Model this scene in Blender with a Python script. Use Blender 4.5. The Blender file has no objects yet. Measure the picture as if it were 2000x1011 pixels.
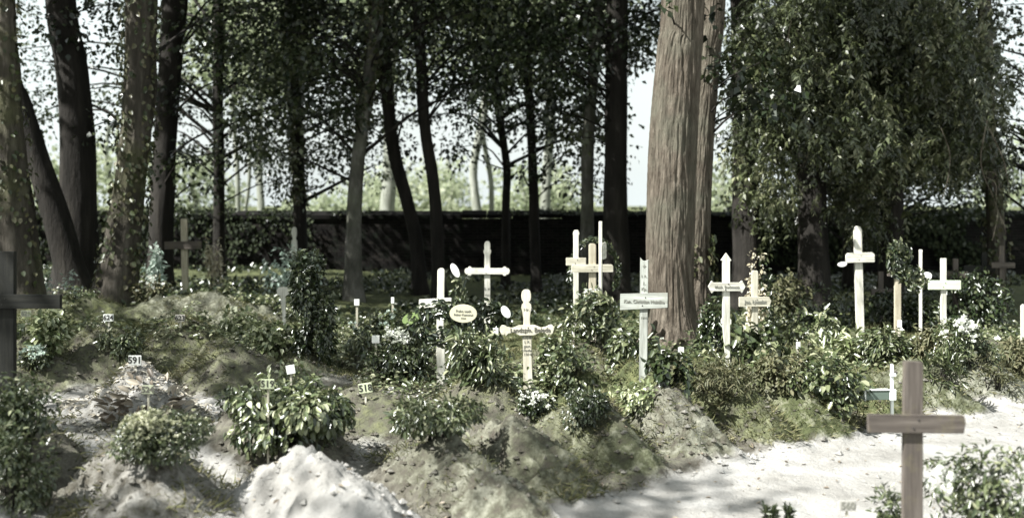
import bpy, bmesh, math, random
import numpy as np
from mathutils import Vector, Matrix

C = bpy.context.scene.collection
SC = bpy.context.scene
R = math.radians
rng = np.random.default_rng(7)
random.seed(7)

# ------------------------------------------------------------------ camera, sky, sun, exposure
FPX, CX, HY, CAMH = 1920.0, 1000.0, 400.0, 2.0
cd = bpy.data.cameras.new('camera')
cam = bpy.data.objects.new('camera', cd); C.objects.link(cam)
cam.location = (0, 0, CAMH); cam.rotation_euler = (R(90), 0, 0)
cd.sensor_width = 36; cd.lens = 36*FPX/2000; cd.shift_y = -(505.5-HY)/2000
cd.clip_start = 0.1; cd.clip_end = 3000
cd.dof.use_dof = True; cd.dof.focus_distance = 9.6; cd.dof.aperture_fstop = 1.0
SC.camera = cam

SUN = Vector((-0.89, -0.455, 0)).normalized()*math.cos(R(47)) + Vector((0, 0, math.sin(R(47))))
w = bpy.data.worlds.new('World'); SC.world = w; w.use_nodes = True
nt = w.node_tree
sky = nt.nodes.new('ShaderNodeTexSky'); sky.sky_type = 'NISHITA'; sky.sun_disc = False
sky.sun_elevation = R(47); sky.sun_rotation = math.atan2(SUN.x, SUN.y)
sky.air_density = 1.6; sky.dust_density = 4.0; sky.ozone_density = 1.0
# white veil in a cloud pattern, added to brighten the sky, with blue showing faintly between
tcw = nt.nodes.new('ShaderNodeTexCoord'); nzw = nt.nodes.new('ShaderNodeTexNoise'); nzw.inputs['Scale'].default_value = 2.2; nzw.inputs['Detail'].default_value = 6
nt.links.new(tcw.outputs['Generated'], nzw.inputs['Vector'])
mrw = nt.nodes.new('ShaderNodeMapRange'); nt.links.new(nzw.outputs[0], mrw.inputs[0])
mrw.inputs[1].default_value = .35; mrw.inputs[2].default_value = .62; mrw.inputs[3].default_value = .72; mrw.inputs[4].default_value = 1.0
mxw = nt.nodes.new('ShaderNodeMix'); mxw.data_type = 'RGBA'
nt.links.new(mrw.outputs[0], mxw.inputs[0]); nt.links.new(sky.outputs[0], mxw.inputs[6]); mxw.inputs[7].default_value = (5.3, 5.8, 5.8, 1)
nt.links.new(mxw.outputs[2], nt.nodes['Background'].inputs[0])
nt.nodes['Background'].inputs[1].default_value = 0.064
ld = bpy.data.lights.new('sun', 'SUN'); ld.energy = 5.0; ld.angle = R(0.55); ld.color = (1.0, 0.992, 0.962)
sun = bpy.data.objects.new('sun', ld); C.objects.link(sun)
sun.rotation_euler = SUN.to_track_quat('Z', 'Y').to_euler(); sun.location = (-20, -15, 30)
SC.view_settings.view_transform = 'Standard'; SC.view_settings.look = 'None'
SC.view_settings.exposure = 1.65; SC.view_settings.gamma = 1.0
try: SC.view_settings.use_curve_mapping = False
except Exception: pass
SC.render.engine = 'CYCLES'
SC.cycles.max_bounces = 5; SC.cycles.diffuse_bounces = 2; SC.cycles.glossy_bounces = 2
SC.cycles.transmission_bounces = 2; SC.cycles.transparent_max_bounces = 4
SC.cycles.use_denoising = True
SC.cycles.sample_clamp_indirect = 3.0
SC.cycles.caustics_reflective = False; SC.cycles.caustics_refractive = False

# ------------------------------------------------------------------ helpers
def W(px, py, d): return Vector(((px-CX)/FPX*d, d, CAMH-(py-HY)/FPX*d))

def sstep(a, b, x):
    t = np.clip((np.asarray(x, float)-a)/(b-a), 0, 1); return t*t*(3-2*t)

def _h(ix, iy, s):
    n = (ix*374761393 + iy*668265263 + s*982451653) & 0xFFFFFFFF
    n = ((n ^ (n >> 13))*1274126177) & 0xFFFFFFFF
    return ((n ^ (n >> 16)) & 0xFFFF)/65535.0
def vnoise(x, y, s=0):
    x = np.asarray(x, float); y = np.asarray(y, float)
    ix = np.floor(x).astype(np.int64); iy = np.floor(y).astype(np.int64)
    fx = x-ix; fy = y-iy; fx = fx*fx*(3-2*fx); fy = fy*fy*(3-2*fy)
    a = _h(ix, iy, s); b = _h(ix+1, iy, s); c = _h(ix, iy+1, s); d = _h(ix+1, iy+1, s)
    return (a+(b-a)*fx)*(1-fy) + (c+(d-c)*fx)*fy - 0.5
def fbm(x, y, o=3, s=0):
    r = 0; a = 1.0; f = 1.0
    for k in range(o): r = r + a*vnoise(x*f, y*f, s+k); a *= 0.5; f *= 2.03
    return r

def tag(o, label=None, cat=None, group=None, kind=None):
    if label: o['label'] = label
    if cat: o['category'] = cat
    if group: o['group'] = group
    if kind: o['kind'] = kind
    return o
def empty(name, loc=(0, 0, 0), rz=0, label=None, cat=None, group=None, rx=0, ry=0):
    o = bpy.data.objects.new(name, None); C.objects.link(o); o.location = loc
    o.rotation_euler = (rx, ry, rz); o.empty_display_size = 0.1
    return tag(o, label, cat, group)
def link(name, me, mat=None, parent=None):
    o = bpy.data.objects.new(name, me); C.objects.link(o)
    if mat and not me.materials: me.materials.append(mat)
    if parent: o.parent = parent
    return o
def fast(name, V, F, mat, parent=None, smooth=True, attrs=None, vattrs=None):
    """V (n,3) floats, F (m,k) ints: one mesh object"""
    V = np.asarray(V, np.float32); F = np.asarray(F, np.int32); m, k = F.shape
    me = bpy.data.meshes.new(name)
    me.vertices.add(len(V)); me.vertices.foreach_set('co', V.ravel())
    me.loops.add(m*k); me.loops.foreach_set('vertex_index', F.ravel())
    me.polygons.add(m); me.polygons.foreach_set('loop_start', np.arange(0, m*k, k, dtype=np.int32))
    me.polygons.foreach_set('use_smooth', np.full(m, smooth))
    for an, v in (attrs or {}).items(): me.attributes.new(an, 'FLOAT', 'FACE').data.foreach_set('value', np.asarray(v, np.float32))
    for an, v in (vattrs or {}).items(): me.attributes.new(an, 'FLOAT', 'POINT').data.foreach_set('value', np.asarray(v, np.float32))
    me.update(calc_edges=True)
    return link(name, me, mat, parent)
def norm(a): return a/np.maximum(np.linalg.norm(a, axis=-1, keepdims=True), 1e-9)

class Geo:                       # gathers quads before they become ONE mesh
    def __init__(s): s.V = []; s.F = []; s.n = 0; s.A = []
    def add(s, V, F, a=None):
        s.V.append(np.asarray(V, float)); s.F.append(np.asarray(F, int)+s.n); s.n += len(V)
        s.A.append(np.zeros(len(F)) if a is None else np.asarray(a, float))
    def build(s, name, mat, parent=None, smooth=True):
        return fast(name, np.concatenate(s.V), np.concatenate(s.F), mat, parent, smooth, {'rnd': np.concatenate(s.A)})

def tube(P, rad, seg=8, amp=0.0, freq=6.0, vf=1.5, seed=0, cap=True):
    """tube along polyline P with radii; amp = bark relief"""
    P = np.asarray(P, float); n = len(P); rad = np.broadcast_to(np.asarray(rad, float), (n,))
    T = norm(np.gradient(P, axis=0)); ref = np.array([0.0, 1.0, 0.0])
    if abs(T[0] @ ref) > 0.9: ref = np.array([1.0, 0, 0])
    U = norm(np.cross(ref, T)); Vv = np.cross(T, U)
    th = np.linspace(0, 2*np.pi, seg, endpoint=False)
    L = np.concatenate([[0], np.cumsum(np.linalg.norm(np.diff(P, axis=0), axis=1))])
    rr = rad[:, None]*np.ones(seg)
    if amp:
        cx, sx = np.cos(th)*freq, np.sin(th)*freq
        zz = (L*vf)[:, None]
        a = vnoise(cx[None]+sx[None]*0.37+11.3+zz*0.15, sx[None]*1.1+zz*0.8, seed)
        b = vnoise(cx[None]*2.1+zz*0.2-4, sx[None]*2.3+cx[None]*.5+zz*1.3, seed+5)
        if seg > 60: rr = rr + amp*(1.0-np.abs(a)*5.0+b*1.6)*.9
        else: rr = rr + amp*(a*1.3+b*0.8)
    V = P[:, None, :] + rr[..., None]*(np.cos(th)[None, :, None]*U[:, None] + np.sin(th)[None, :, None]*Vv[:, None])
    V = V.reshape(-1, 3)
    i = np.arange(n-1)[:, None]*seg; j = np.arange(seg)[None]; k = (j+1) % seg
    F = np.stack([i+j, i+k, i+seg+k, i+seg+j], -1).reshape(-1, 4)
    return V, F
def smooth_path(pts, n):
    pts = np.asarray(pts, float); t = np.linspace(0, 1, len(pts)); s = np.linspace(0, 1, n)
    m = len(pts)-1; u = s*m; i = np.minimum(u.astype(int), m-1); f = (u-i)[:, None]
    p = np.concatenate([[2*pts[0]-pts[1]], pts, [2*pts[-1]-pts[-2]]])
    a, b, c, d = p[i], p[i+1], p[i+2], p[i+3]
    return 0.5*((2*b)+(c-a)*f+(2*a-5*b+4*c-d)*f**2+(3*b-a-3*c+d)*f**3)

def leaves(P, A, N, size, wid=0.5, fold=0.25, curl=0.2, r=None):
    """P base, A long axis, N normal, size (n,) -> pointed folded leaves, two quads each"""
    P = np.asarray(P, float); n = len(P); A = norm(A); B = norm(np.cross(A, N)); N = np.cross(B, A)
    s = np.broadcast_to(np.asarray(size, float), (n,))[:, None]; wd = np.broadcast_to(np.asarray(wid, float), (n,))[:, None]
    up = N*s*wd*0.5*fold*2
    base = P; tip = P + A*s - N*s*curl
    l1 = P + A*s*.28 + B*s*wd*.42 + up*.8; l2 = P + A*s*.66 + B*s*wd*.40 + up*.7 - N*s*curl*.3
    r1 = P + A*s*.28 - B*s*wd*.42 + up*.8; r2 = P + A*s*.66 - B*s*wd*.40 + up*.7 - N*s*curl*.3
    V = np.stack([base, l1, l2, tip, r2, r1], 1).reshape(-1, 3)
    o = np.arange(n)[:, None]*6
    F = np.concatenate([o+np.array([0, 1, 2, 3])[None], o+np.array([0, 3, 4, 5])[None]], 1).reshape(-1, 4)
    if r is None: r = rng.random(n)
    return V, F, np.repeat(r, 2)
def simple_leaves(P, A, N, size, wid=0.6, r=None, curl=0.15):
    """cheap diamond leaf, one bent quad each"""
    n = len(P); A = norm(A); B = norm(np.cross(A, N)); N = np.cross(B, A)
    s = np.broadcast_to(np.asarray(size, float), (n,))[:, None]; wd = np.broadcast_to(np.asarray(wid, float), (n,))[:, None]
    V = np.stack([P, P+A*s*.45+B*s*wd*.5+N*s*.08, P+A*s-N*s*curl, P+A*s*.45-B*s*wd*.5+N*s*.08], 1).reshape(-1, 3)
    F = np.arange(4*n).reshape(n, 4)
    return V, F, (rng.random(n) if r is None else r)
def rdir(n): return norm(rng.normal(size=(n, 3)))

# ------------------------------------------------------------------ materials
def nmat(name):
    m = bpy.data.materials.new(name); m.use_nodes = True
    t = m.node_tree; b = t.nodes['Principled BSDF']; return m, t, b
def nd(t, typ, **kw):
    n = t.nodes.new(typ)
    for k, v in kw.items():
        if k.startswith('i_'): n.inputs[k[2:].replace('_', ' ')].default_value = v
        else: setattr(n, k, v)
    return n
def ramp(t, fac, stops):
    r = t.nodes.new('ShaderNodeValToRGB'); e = r.color_ramp.elements
    while len(e) < len(stops): e.new(0.5)
    for q, (p, c) in zip(e, stops): q.position = p; q.color = (*c, 1)
    t.links.new(fac, r.inputs[0]); return r.outputs[0]
def mixc(t, f, a, b):
    n = t.nodes.new('ShaderNodeMix'); n.data_type = 'RGBA'
    for s, v in ((0, f), (6, a), (7, b)):
        if isinstance(v, (int, float)): n.inputs[s].default_value = v
        elif isinstance(v, tuple): n.inputs[s].default_value = (*v, 1)
        else: t.links.new(v, n.inputs[s])
    return n.outputs[2]
def bump(t, b, h, strength=0.5, dist=0.02):
    n = nd(t, 'ShaderNodeBump'); n.inputs['Strength'].default_value = strength; n.inputs['Distance'].default_value = dist
    t.links.new(h, n.inputs['Height']); t.links.new(n.outputs[0], b.inputs['Normal'])
def noise(t, scale, detail=4, rough=0.6, coord='Object', stretch=None):
    c = nd(t, 'ShaderNodeTexCoord'); o = c.outputs[coord]
    if stretch:
        mp = nd(t, 'ShaderNodeMapping'); mp.inputs['Scale'].default_value = stretch
        t.links.new(o, mp.inputs[0]); o = mp.outputs[0]
    n = nd(t, 'ShaderNodeTexNoise'); n.inputs['Scale'].default_value = scale; n.inputs['Detail'].default_value = detail
    n.inputs['Roughness'].default_value = rough; t.links.new(o, n.inputs['Vector']); return n.outputs[0]

def leaf_mat(name, cols, rough=0.42, trans=0.35, spec=0.4):
    m, t, b = nmat(name)
    a = nd(t, 'ShaderNodeAttribute', attribute_name='rnd')
    oi = nd(t, 'ShaderNodeObjectInfo')
    ad = nd(t, 'ShaderNodeMath', operation='MULTIPLY_ADD'); t.links.new(oi.outputs['Random'], ad.inputs[0]); ad.inputs[1].default_value = 0.16
    t.links.new(a.outputs['Fac'], ad.inputs[2])
    sb = nd(t, 'ShaderNodeMath', operation='SUBTRACT'); t.links.new(ad.outputs[0], sb.inputs[0]); sb.inputs[1].default_value = 0.08
    n = len(cols); c = ramp(t, sb.outputs[0], [(i/(n-1), q) for i, q in enumerate(cols)])
    t.links.new(c, b.inputs['Base Color']); b.inputs['Roughness'].default_value = rough
    b.inputs['Specular IOR Level'].default_value = spec
    tr = nd(t, 'ShaderNodeBsdfTranslucent'); t.links.new(c, tr.inputs[0])
    mx = nd(t, 'ShaderNodeMixShader'); mx.inputs[0].default_value = trans
    t.links.new(b.outputs[0], mx.inputs[1]); t.links.new(tr.outputs[0], mx.inputs[2])
    t.links.new(mx.outputs[0], t.nodes['Material Output'].inputs[0]); return m
M = {}
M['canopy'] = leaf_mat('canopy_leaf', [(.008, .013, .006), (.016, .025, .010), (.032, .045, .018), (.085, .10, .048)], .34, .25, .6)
M['wallivy'] = leaf_mat('shaded_ivy_leaf', [(.008, .012, .006), (.014, .020, .009), (.022, .03, .013), (.035, .044, .02)], .7, .1, .15)  # darker copy of the ivy leaf: the wall's shade is in its colour
M['conifer'] = leaf_mat('conifer_leaf', [(.022, .028, .014), (.045, .056, .024), (.09, .104, .046), (.26, .265, .16)], .36, .25, .55)
M['far'] = leaf_mat('haze_paled_leaf', [(.20, .24, .14), (.28, .32, .20), (.35, .38, .26), (.42, .44, .32)], .6, .5, .2)  # leaf colour lifted to stand in for distant haze and glare
M['ivy'] = leaf_mat('ivy_leaf', [(.025, .035, .015), (.045, .058, .024), (.08, .085, .04), (.12, .11, .065)], .4, .2, .4)
M['shrub'] = leaf_mat('shrub_leaf', [(.017, .026, .011), (.044, .060, .024), (.095, .114, .050), (.28, .285, .18)], .30, .2, .7)
M['pale'] = leaf_mat('pale_leaf', [(.05, .072, .028), (.13, .16, .07), (.28, .305, .165), (.46, .47, .32)], .30, .2, .7)
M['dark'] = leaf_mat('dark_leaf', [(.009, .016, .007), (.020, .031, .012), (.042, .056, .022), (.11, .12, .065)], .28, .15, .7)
M['olive'] = leaf_mat('olive_leaf', [(.045, .052, .024), (.085, .09, .044), (.13, .126, .068), (.20, .18, .11)], .5, .25, .3)
M['dry'] = leaf_mat('dry_leaf', [(.07, .055, .04), (.13, .105, .075), (.22, .185, .14), (.34, .30, .23)], .5, .15, .4)
M['grass'] = leaf_mat('grass_blade', [(.026, .033, .014), (.062, .072, .030), (.128, .130, .058), (.24, .22, .13)], .6, .25, .2)
M['white'] = leaf_mat('white_petal', [(.55, .58, .5), (.68, .70, .62), (.78, .79, .72), (.82, .83, .79)], .6, .25, .2)
M['cyan'] = leaf_mat('sunlit_tint_leaf_and_petal', [(.25, .34, .27), (.40, .50, .42), (.58, .66, .58), (.70, .76, .70)], .5, .3, .3)  # petal colour; on the back left plants, sunlight put into the leaf colour
M['cream'] = leaf_mat('cream_bloom', [(.22, .235, .13), (.38, .39, .25), (.52, .52, .38), (.64, .63, .50)], .6, .2, .2)
M['vine'] = leaf_mat('dried_bloom_and_sunlit_tint_leaf', [(.30, .26, .17), (.45, .40, .28), (.58, .54, .42), (.68, .66, .55)], .6, .25, .2)

M['straw'] = leaf_mat('bleached_dry_leaf', [(.10, .085, .06), (.26, .23, .18), (.42, .39, .32), (.52, .49, .42)], .5, .15, .4)

def soil_mat():
    m, t, b = nmat('soil')
    sa = nd(t, 'ShaderNodeAttribute', attribute_name='sand').outputs['Fac']
    mo = nd(t, 'ShaderNodeAttribute', attribute_name='moss').outputs['Fac']
    n1 = noise(t, 1.7, 6, .65); n2 = noise(t, 9, 6, .7); n3 = noise(t, 60, 4, .7)
    earth = ramp(t, n2, [(.25, (.045, .039, .030)), (.5, (.098, .092, .074)), (.75, (.20, .19, .16))])
    moss = ramp(t, n2, [(.28, (.030, .033, .019)), (.5, (.064, .074, .033)), (.72, (.145, .15, .07))])
    sand = ramp(t, n1, [(.25, (.165, .158, .142)), (.45, (.255, .247, .228)), (.58, (.305, .298, .28)), (.75, (.355, .348, .332))])
    k = nd(t, 'ShaderNodeMath', operation='ADD'); t.links.new(mo, k.inputs[0]); t.links.new(n2, k.inputs[1])
    k2 = nd(t, 'ShaderNodeMapRange'); t.links.new(k.outputs[0], k2.inputs[0]); k2.inputs[1].default_value = .86; k2.inputs[2].default_value = 1.22
    c = mixc(t, k2.outputs[0], earth, moss)
    s = nd(t, 'ShaderNodeMath', operation='ADD'); t.links.new(sa, s.inputs[0]); t.links.new(n2, s.inputs[1])
    s2 = nd(t, 'ShaderNodeMapRange'); t.links.new(s.outputs[0], s2.inputs[0]); s2.inputs[1].default_value = .72; s2.inputs[2].default_value = 1.15
    c = mixc(t, s2.outputs[0], c, sand)
    sp = nd(t, 'ShaderNodeMapRange'); t.links.new(n3, sp.inputs[0]); sp.inputs[1].default_value = .62; sp.inputs[2].default_value = .72
    sp.inputs[4].default_value = .55
    c = mixc(t, sp.outputs[0], c, (.07, .055, .04))
    t.links.new(c, b.inputs['Base Color']); b.inputs['Roughness'].default_value = .95; b.inputs['Specular IOR Level'].default_value = .15
    h = nd(t, 'ShaderNodeMath', operation='MULTIPLY_ADD'); t.links.new(n3, h.inputs[0]); h.inputs[1].default_value = .35; t.links.new(n2, h.inputs[2])
    bump(t, b, h.outputs[0], .8, .05); return m
M['soil'] = soil_mat()

def bark_mat(name, cols, sc=5.0, stretch=(1, 1, .16), st=.8, lichen=None):
    m, t, b = nmat(name)
    n = noise(t, sc, 6, .65, 'Object', stretch); n2 = noise(t, 1.1, 4, .6); n4 = noise(t, 26, 4, .7, 'Object', (1, 1, .25))
    c = ramp(t, n, [(.28, cols[0]), (.5, cols[1]), (.72, cols[2])])
    v = nd(t, 'ShaderNodeMapRange'); t.links.new(n2, v.inputs[0]); v.inputs[1].default_value = .48; v.inputs[2].default_value = .66; v.inputs[4].default_value = .75
    c = mixc(t, v.outputs[0], c, lichen or cols[1])
    t.links.new(c, b.inputs['Base Color']); b.inputs['Roughness'].default_value = .9; b.inputs['Specular IOR Level'].default_value = .15
    h = nd(t, 'ShaderNodeMath', operation='MULTIPLY_ADD'); t.links.new(n4, h.inputs[0]); h.inputs[1].default_value = .5; t.links.new(n, h.inputs[2])
    bump(t, b, h.outputs[0], st, .05); return m
M['bark'] = bark_mat('grey_brown_bark', [(.030, .024, .018), (.088, .074, .057), (.17, .147, .117)], 17, (1, 1, .2), 1.0, (.10, .10, .075))
M['bark_dark'] = bark_mat('dark_bark', [(.009, .0085, .007), (.020, .018, .0155), (.04, .036, .03)], 6)
M['bark_pale'] = bark_mat('pale_mottled_bark', [(.035, .034, .028), (.09, .087, .074), (.23, .22, .20)], 4, (1, 1, .4), .5, (.12, .13, .09))
M['bark_ivy'] = bark_mat('ivy_bark', [(.022, .020, .016), (.052, .046, .037), (.12, .107, .088)], 6, (1, 1, .2), .9, (.08, .085, .04))
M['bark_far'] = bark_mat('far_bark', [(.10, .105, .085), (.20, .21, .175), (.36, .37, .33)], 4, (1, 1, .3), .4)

def wood_mat(name, cols, axis='Z', rough=.75, wear=None):
    m, t, b = nmat(name)
    st = {'Z': (1, 1, .06), 'X': (.06, 1, 1)}[axis]
    n = noise(t, 38, 5, .65, 'Object', st); n2 = noise(t, 7, 5, .65)
    c = ramp(t, n, [(.3, cols[0]), (.52, cols[1]), (.72, cols[2])])
    if wear:
        v = nd(t, 'ShaderNodeMapRange'); t.links.new(n2, v.inputs[0]); v.inputs[1].default_value = .53; v.inputs[2].default_value = .68; v.inputs[4].default_value = .6
        c = mixc(t, v.outputs[0], c, wear)
    t.links.new(c, b.inputs['Base Color']); b.inputs['Roughness'].default_value = rough; b.inputs['Specular IOR Level'].default_value = .25
    bump(t, b, n, .35, .006); return m
WOOD = {}
for ax in 'ZX':
    WOOD['white', ax] = wood_mat('white_painted_wood_'+ax.lower(), [(.32, .31, .26), (.58, .57, .50), (.75, .74, .67)], ax, .65, (.38, .365, .30))
    WOOD['cream', ax] = wood_mat('cream_painted_wood_'+ax.lower(), [(.30, .28, .21), (.50, .475, .385), (.66, .63, .53)], ax, .7, (.34, .31, .23))
    WOOD['tan', ax] = wood_mat('bare_pine_wood_'+ax.lower(), [(.26, .23, .165), (.42, .38, .29), (.54, .50, .40)], ax, .7, (.28, .24, .17))
    WOOD['green', ax] = wood_mat('pale_green_painted_wood_'+ax.lower(), [(.44, .52, .36), (.56, .64, .47), (.66, .72, .58)], ax, .6, (.42, .46, .34))
    WOOD['brown', ax] = wood_mat('weathered_brown_wood_'+ax.lower(), [(.052, .044, .038), (.09, .077, .066), (.14, .122, .106)], ax, .75, (.13, .115, .07))
    WOOD['dark', ax] = wood_mat('dark_stained_wood_'+ax.lower(), [(.005, .0055, .0045), (.011, .0115, .009), (.022, .0215, .017)], ax, .7, (.016, .017, .012))
    WOOD['grey', ax] = wood_mat('grey_washed_wood_'+ax.lower(), [(.17, .175, .155), (.33, .345, .31), (.46, .475, .435)], ax, .75, (.24, .235, .19))
def flat(name, c, rough=.7):
    m, t, b = nmat(name); n = noise(t, 40, 4, .6); t.links.new(mixc(t, n, tuple(x*.85 for x in c), c), b.inputs['Base Color'])
    b.inputs['Roughness'].default_value = rough; return m
M['ink'] = flat('black_lettering', (.025, .023, .02)); M['inkgrey'] = flat('faded_lettering', (.20, .20, .17))
M['inkmid'] = flat('worn_lettering', (.09, .085, .07)); M['plate'] = flat('white_sign_paint', (.78, .79, .74)); M['plateg'] = flat('greenish_sign_paint', (.55, .60, .40))
M['plated'] = flat('dim_sign_paint', (.36, .38, .27)); M['platep'] = flat('pinkish_sign_paint', (.62, .58, .52))
M['platesand'] = flat('sandy_sign_paint', (.36, .35, .32)); M['plaque'] = flat('tan_plaque_paint', (.58, .55, .40)); M['plaqueg'] = flat('green_plaque_paint', (.24, .33, .12)); M['plaquew'] = flat('white_plaque_paint', (.80, .80, .76))
M['stone'] = flat('green_glazed_stone', (.10, .135, .11)); M['frame'] = flat('white_frame_paint', (.72, .76, .72))
def wall_mat():
    m, t, b = nmat('dark_brick'); n = noise(t, 3, 6, .7); n2 = noise(t, 14, 5, .7)
    a = nd(t, 'ShaderNodeAttribute', attribute_name='rnd').outputs['Fac']
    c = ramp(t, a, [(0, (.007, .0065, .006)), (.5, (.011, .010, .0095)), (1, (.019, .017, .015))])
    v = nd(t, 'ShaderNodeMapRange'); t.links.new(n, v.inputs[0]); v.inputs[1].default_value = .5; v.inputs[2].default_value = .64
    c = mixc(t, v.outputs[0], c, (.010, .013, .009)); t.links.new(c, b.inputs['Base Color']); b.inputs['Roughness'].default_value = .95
    b.inputs['Specular IOR Level'].default_value = .1
    bump(t, b, n2, .6, .02); return m
M['wall'] = wall_mat()
M['mortar'] = flat('dark_mortar', (.03, .028, .025), .95)

# ------------------------------------------------------------------ terrain
PN = np.array([-.62, .785])                   # away from the path
P0 = np.array([0.27, 6.4])
def along(x, y): return (x-P0[0])*PN[0] + (y-P0[1])*PN[1]
AX = (.52, -.854)
# px,py,z of the crest, half length, half width, height, sand, moss, axis, label
MOUNDS = [
 (30, 850, .40, 1.05, .50, .40, .05, .35, AX, 'long grave mound at the left edge buried under small leafy plants'),
 (285, 885, .36, .95, .42, .34, .35, .3, AX, 'stained earth grave mound with a pale flowering bush and leaf wreath on its back'),
 (640, 905, .42, 1.05, .46, .43, .9, .0, AX, 'bare pale sandy grave mound in front of the big ivy bush'),
 (545, 815, .36, .85, .55, .36, .1, .3, AX, 'grave mound carrying sign 519 and a big ivy bush'),
 (900, 880, .34, 1.0, .44, .32, .26, .5, AX, 'earth grave mound with a sandy ridge below the leafy bush behind sign 518'),
 (1085, 868, .34, .9, .46, .36, .15, .55, AX, 'mossy grave mound beside the path below the ornate white cross'),
 (1225, 828, .34, .9, .48, .36, .15, .62, AX, 'mossy grave mound beside the path below a dark clipped bush'),
 (1350, 805, .34, .9, .48, .36, .2, .58, AX, 'mossy grave mound beside the path in front of the big tree'),
 (1480, 780, .34, .9, .50, .36, .1, .7, AX, 'greenish grave mound beside the path below the yellowish fern clump'),
 (1600, 770, .36, .85, .50, .38, .15, .75, AX, 'greenish grave mound beside the path below the large bank of bushes'),
 (1735, 765, .26, .8, .48, .28, .1, .8, AX, 'low grassy grave mound with a small framed bed'),
 (1840, 735, .34, .85, .50, .36, .2, .7, AX, 'grassy grave mound behind the top of the brown foreground cross'),
 (1950, 715, .36, .9, .55, .38, .3, .7, AX, 'grassy grave mound at the right edge above the path'),
 (265, 742, .38, .8, .54, .38, .55, .15, AX, 'pale grave mound strewn with dry leaves below sign 591'),
 (440, 690, .42, .95, .62, .44, .05, .5, AX, 'dark bare grave mound right of sign 591'),
 (715, 785, .30, .8, .48, .32, .1, .5, AX, 'low mossy grave mound behind sign 518'),
 (945, 765, .34, .7, .46, .34, .1, .5, AX, 'grave mound hidden under the tall leafy bouquet'),
 (1130, 748, .34, .75, .46, .34, .05, .9, AX, 'grassy green grave mound beside a small blank sign'),
 (1270, 742, .34, .75, .46, .34, .05, .8, AX, 'grassy grave mound at the foot of the grey lettered cross'),
 (1410, 725, .34, .8, .48, .34, .1, .7, AX, 'grave mound at the foot of the pointed white cross'),
 (1570, 695, .34, .8, .5, .34, .1, .7, AX, 'grave mound behind the large bank of bushes'),
 (1720, 680, .34, .9, .5, .34, .1, .6, AX, 'grave mound at the foot of the tall white cross'),
 (1900, 672, .34, .9, .6, .34, .1, .6, AX, 'grave mound under the bush of white flowers on the right'),
 (75, 690, .42, .9, .6, .40, .1, .5, AX, 'grave mound behind the big dark cross'),
 (205, 672, .44, .9, .6, .42, .15, .55, AX, 'shaggy grave mound below sign 624'),
 (350, 650, .50, .9, .6, .46, .1, .55, AX, 'dark shaggy grave mound below sign 623'),
 (560, 690, .34, .8, .5, .32, .15, .5, AX, 'grave mound at the foot of the dark columnar bush'),
 (770, 690, .30, .8, .5, .30, .2, .5, AX, 'grave mound under a row of white blossoms'),
 (905, 690, .30, .7, .5, .28, .15, .5, AX, 'grave mound below the two wreathed white crosses'),
 (1110, 680, .30, .8, .5, .30, .1, .5, AX, 'grave mound below the three crosses set close together'),
 (400, 580, .60, 1.35, 1.05, .40, .3, .6, (1, 0), 'broad mossy earth mound at the foot of the brown cross under the trees'),
 (150, 600, .52, 1.0, .8, .34, .1, .6, (1, 0), 'dark earth mound at the foot of the ivy covered trees'),
]
ML = []
for (px, py, z, L, Wd, h, sa, mo, ax, lab) in MOUNDS:
    d = (CAMH-z)*FPX/(py-HY); k_ = len(ML); bk = .32 if 5 <= k_ <= 12 else 0.0
    ML.append(((px-CX)/FPX*d-bk*AX[0], d-bk*AX[1], L*(1.05 if bk else 1.2), Wd*(.92 if bk else 1.22), h*(1.1 if bk else 1), sa+(.08 if bk else 0), mo-(.02 if bk else 0), ax, lab))

def base_h(x, y):
    s = along(x, y)
    b = 0.10*sstep(.1, 1.3, s)
    b = b + 0.22*sstep(-1.5, -6.0, x)*sstep(9, 14, y)*sstep(40, 20, y)
    off = sstep(-.2, .6, s)
    b = b + fbm(x*.5, y*.5, 3, 3)*.10*(0.25+.75*off)
    b = b + fbm(x*4, y*4, 3, 9)*.035*(0.3+.7*off) + fbm(x*13, y*13, 2, 12)*.012
    return b*sstep(120, 45, np.abs(y)+np.abs(x)*.5)
def bumps(x, y):
    out = []
    nx = fbm(x*1.7, y*1.7, 2, 21)*.30; ny = fbm(x*1.7, y*1.7, 2, 31)*.30
    for (mx, my, L, Wd, h, sa, mo, ax, lab) in ML:
        dx = x-mx+nx*Wd; dy = y-my+ny*Wd
        u = (dx*ax[0]+dy*ax[1])/L; v = (-dx*ax[1]+dy*ax[0])/Wd
        r = (np.abs(u)**2.5+np.abs(v)**2.1)**(1/2.3)
        out.append(h*np.where(r < 1, np.cos(np.clip(r, 0, 1)*np.pi/2)**1.75, 0))
    return np.array(out)
def detail(x, y, b):
    k = np.clip(b/.12, 0, 1)
    return k*(fbm(x*5, y*5, 3, 41)*.10 + fbm(x*21, y*21, 3, 47)*.045 + (.16-np.abs(fbm(x*11, y*11, 2, 53)))*.11*(.4+vnoise(x*2, y*2, 58)))
def H(x, y, full=False):
    x = np.asarray(x, float); y = np.asarray(y, float)
    B = bumps(x, y); t = (B**3).sum(0)**(1/3)
    z = base_h(x, y) + t + detail(x, y, t)
    return (z, B) if full else z
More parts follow.
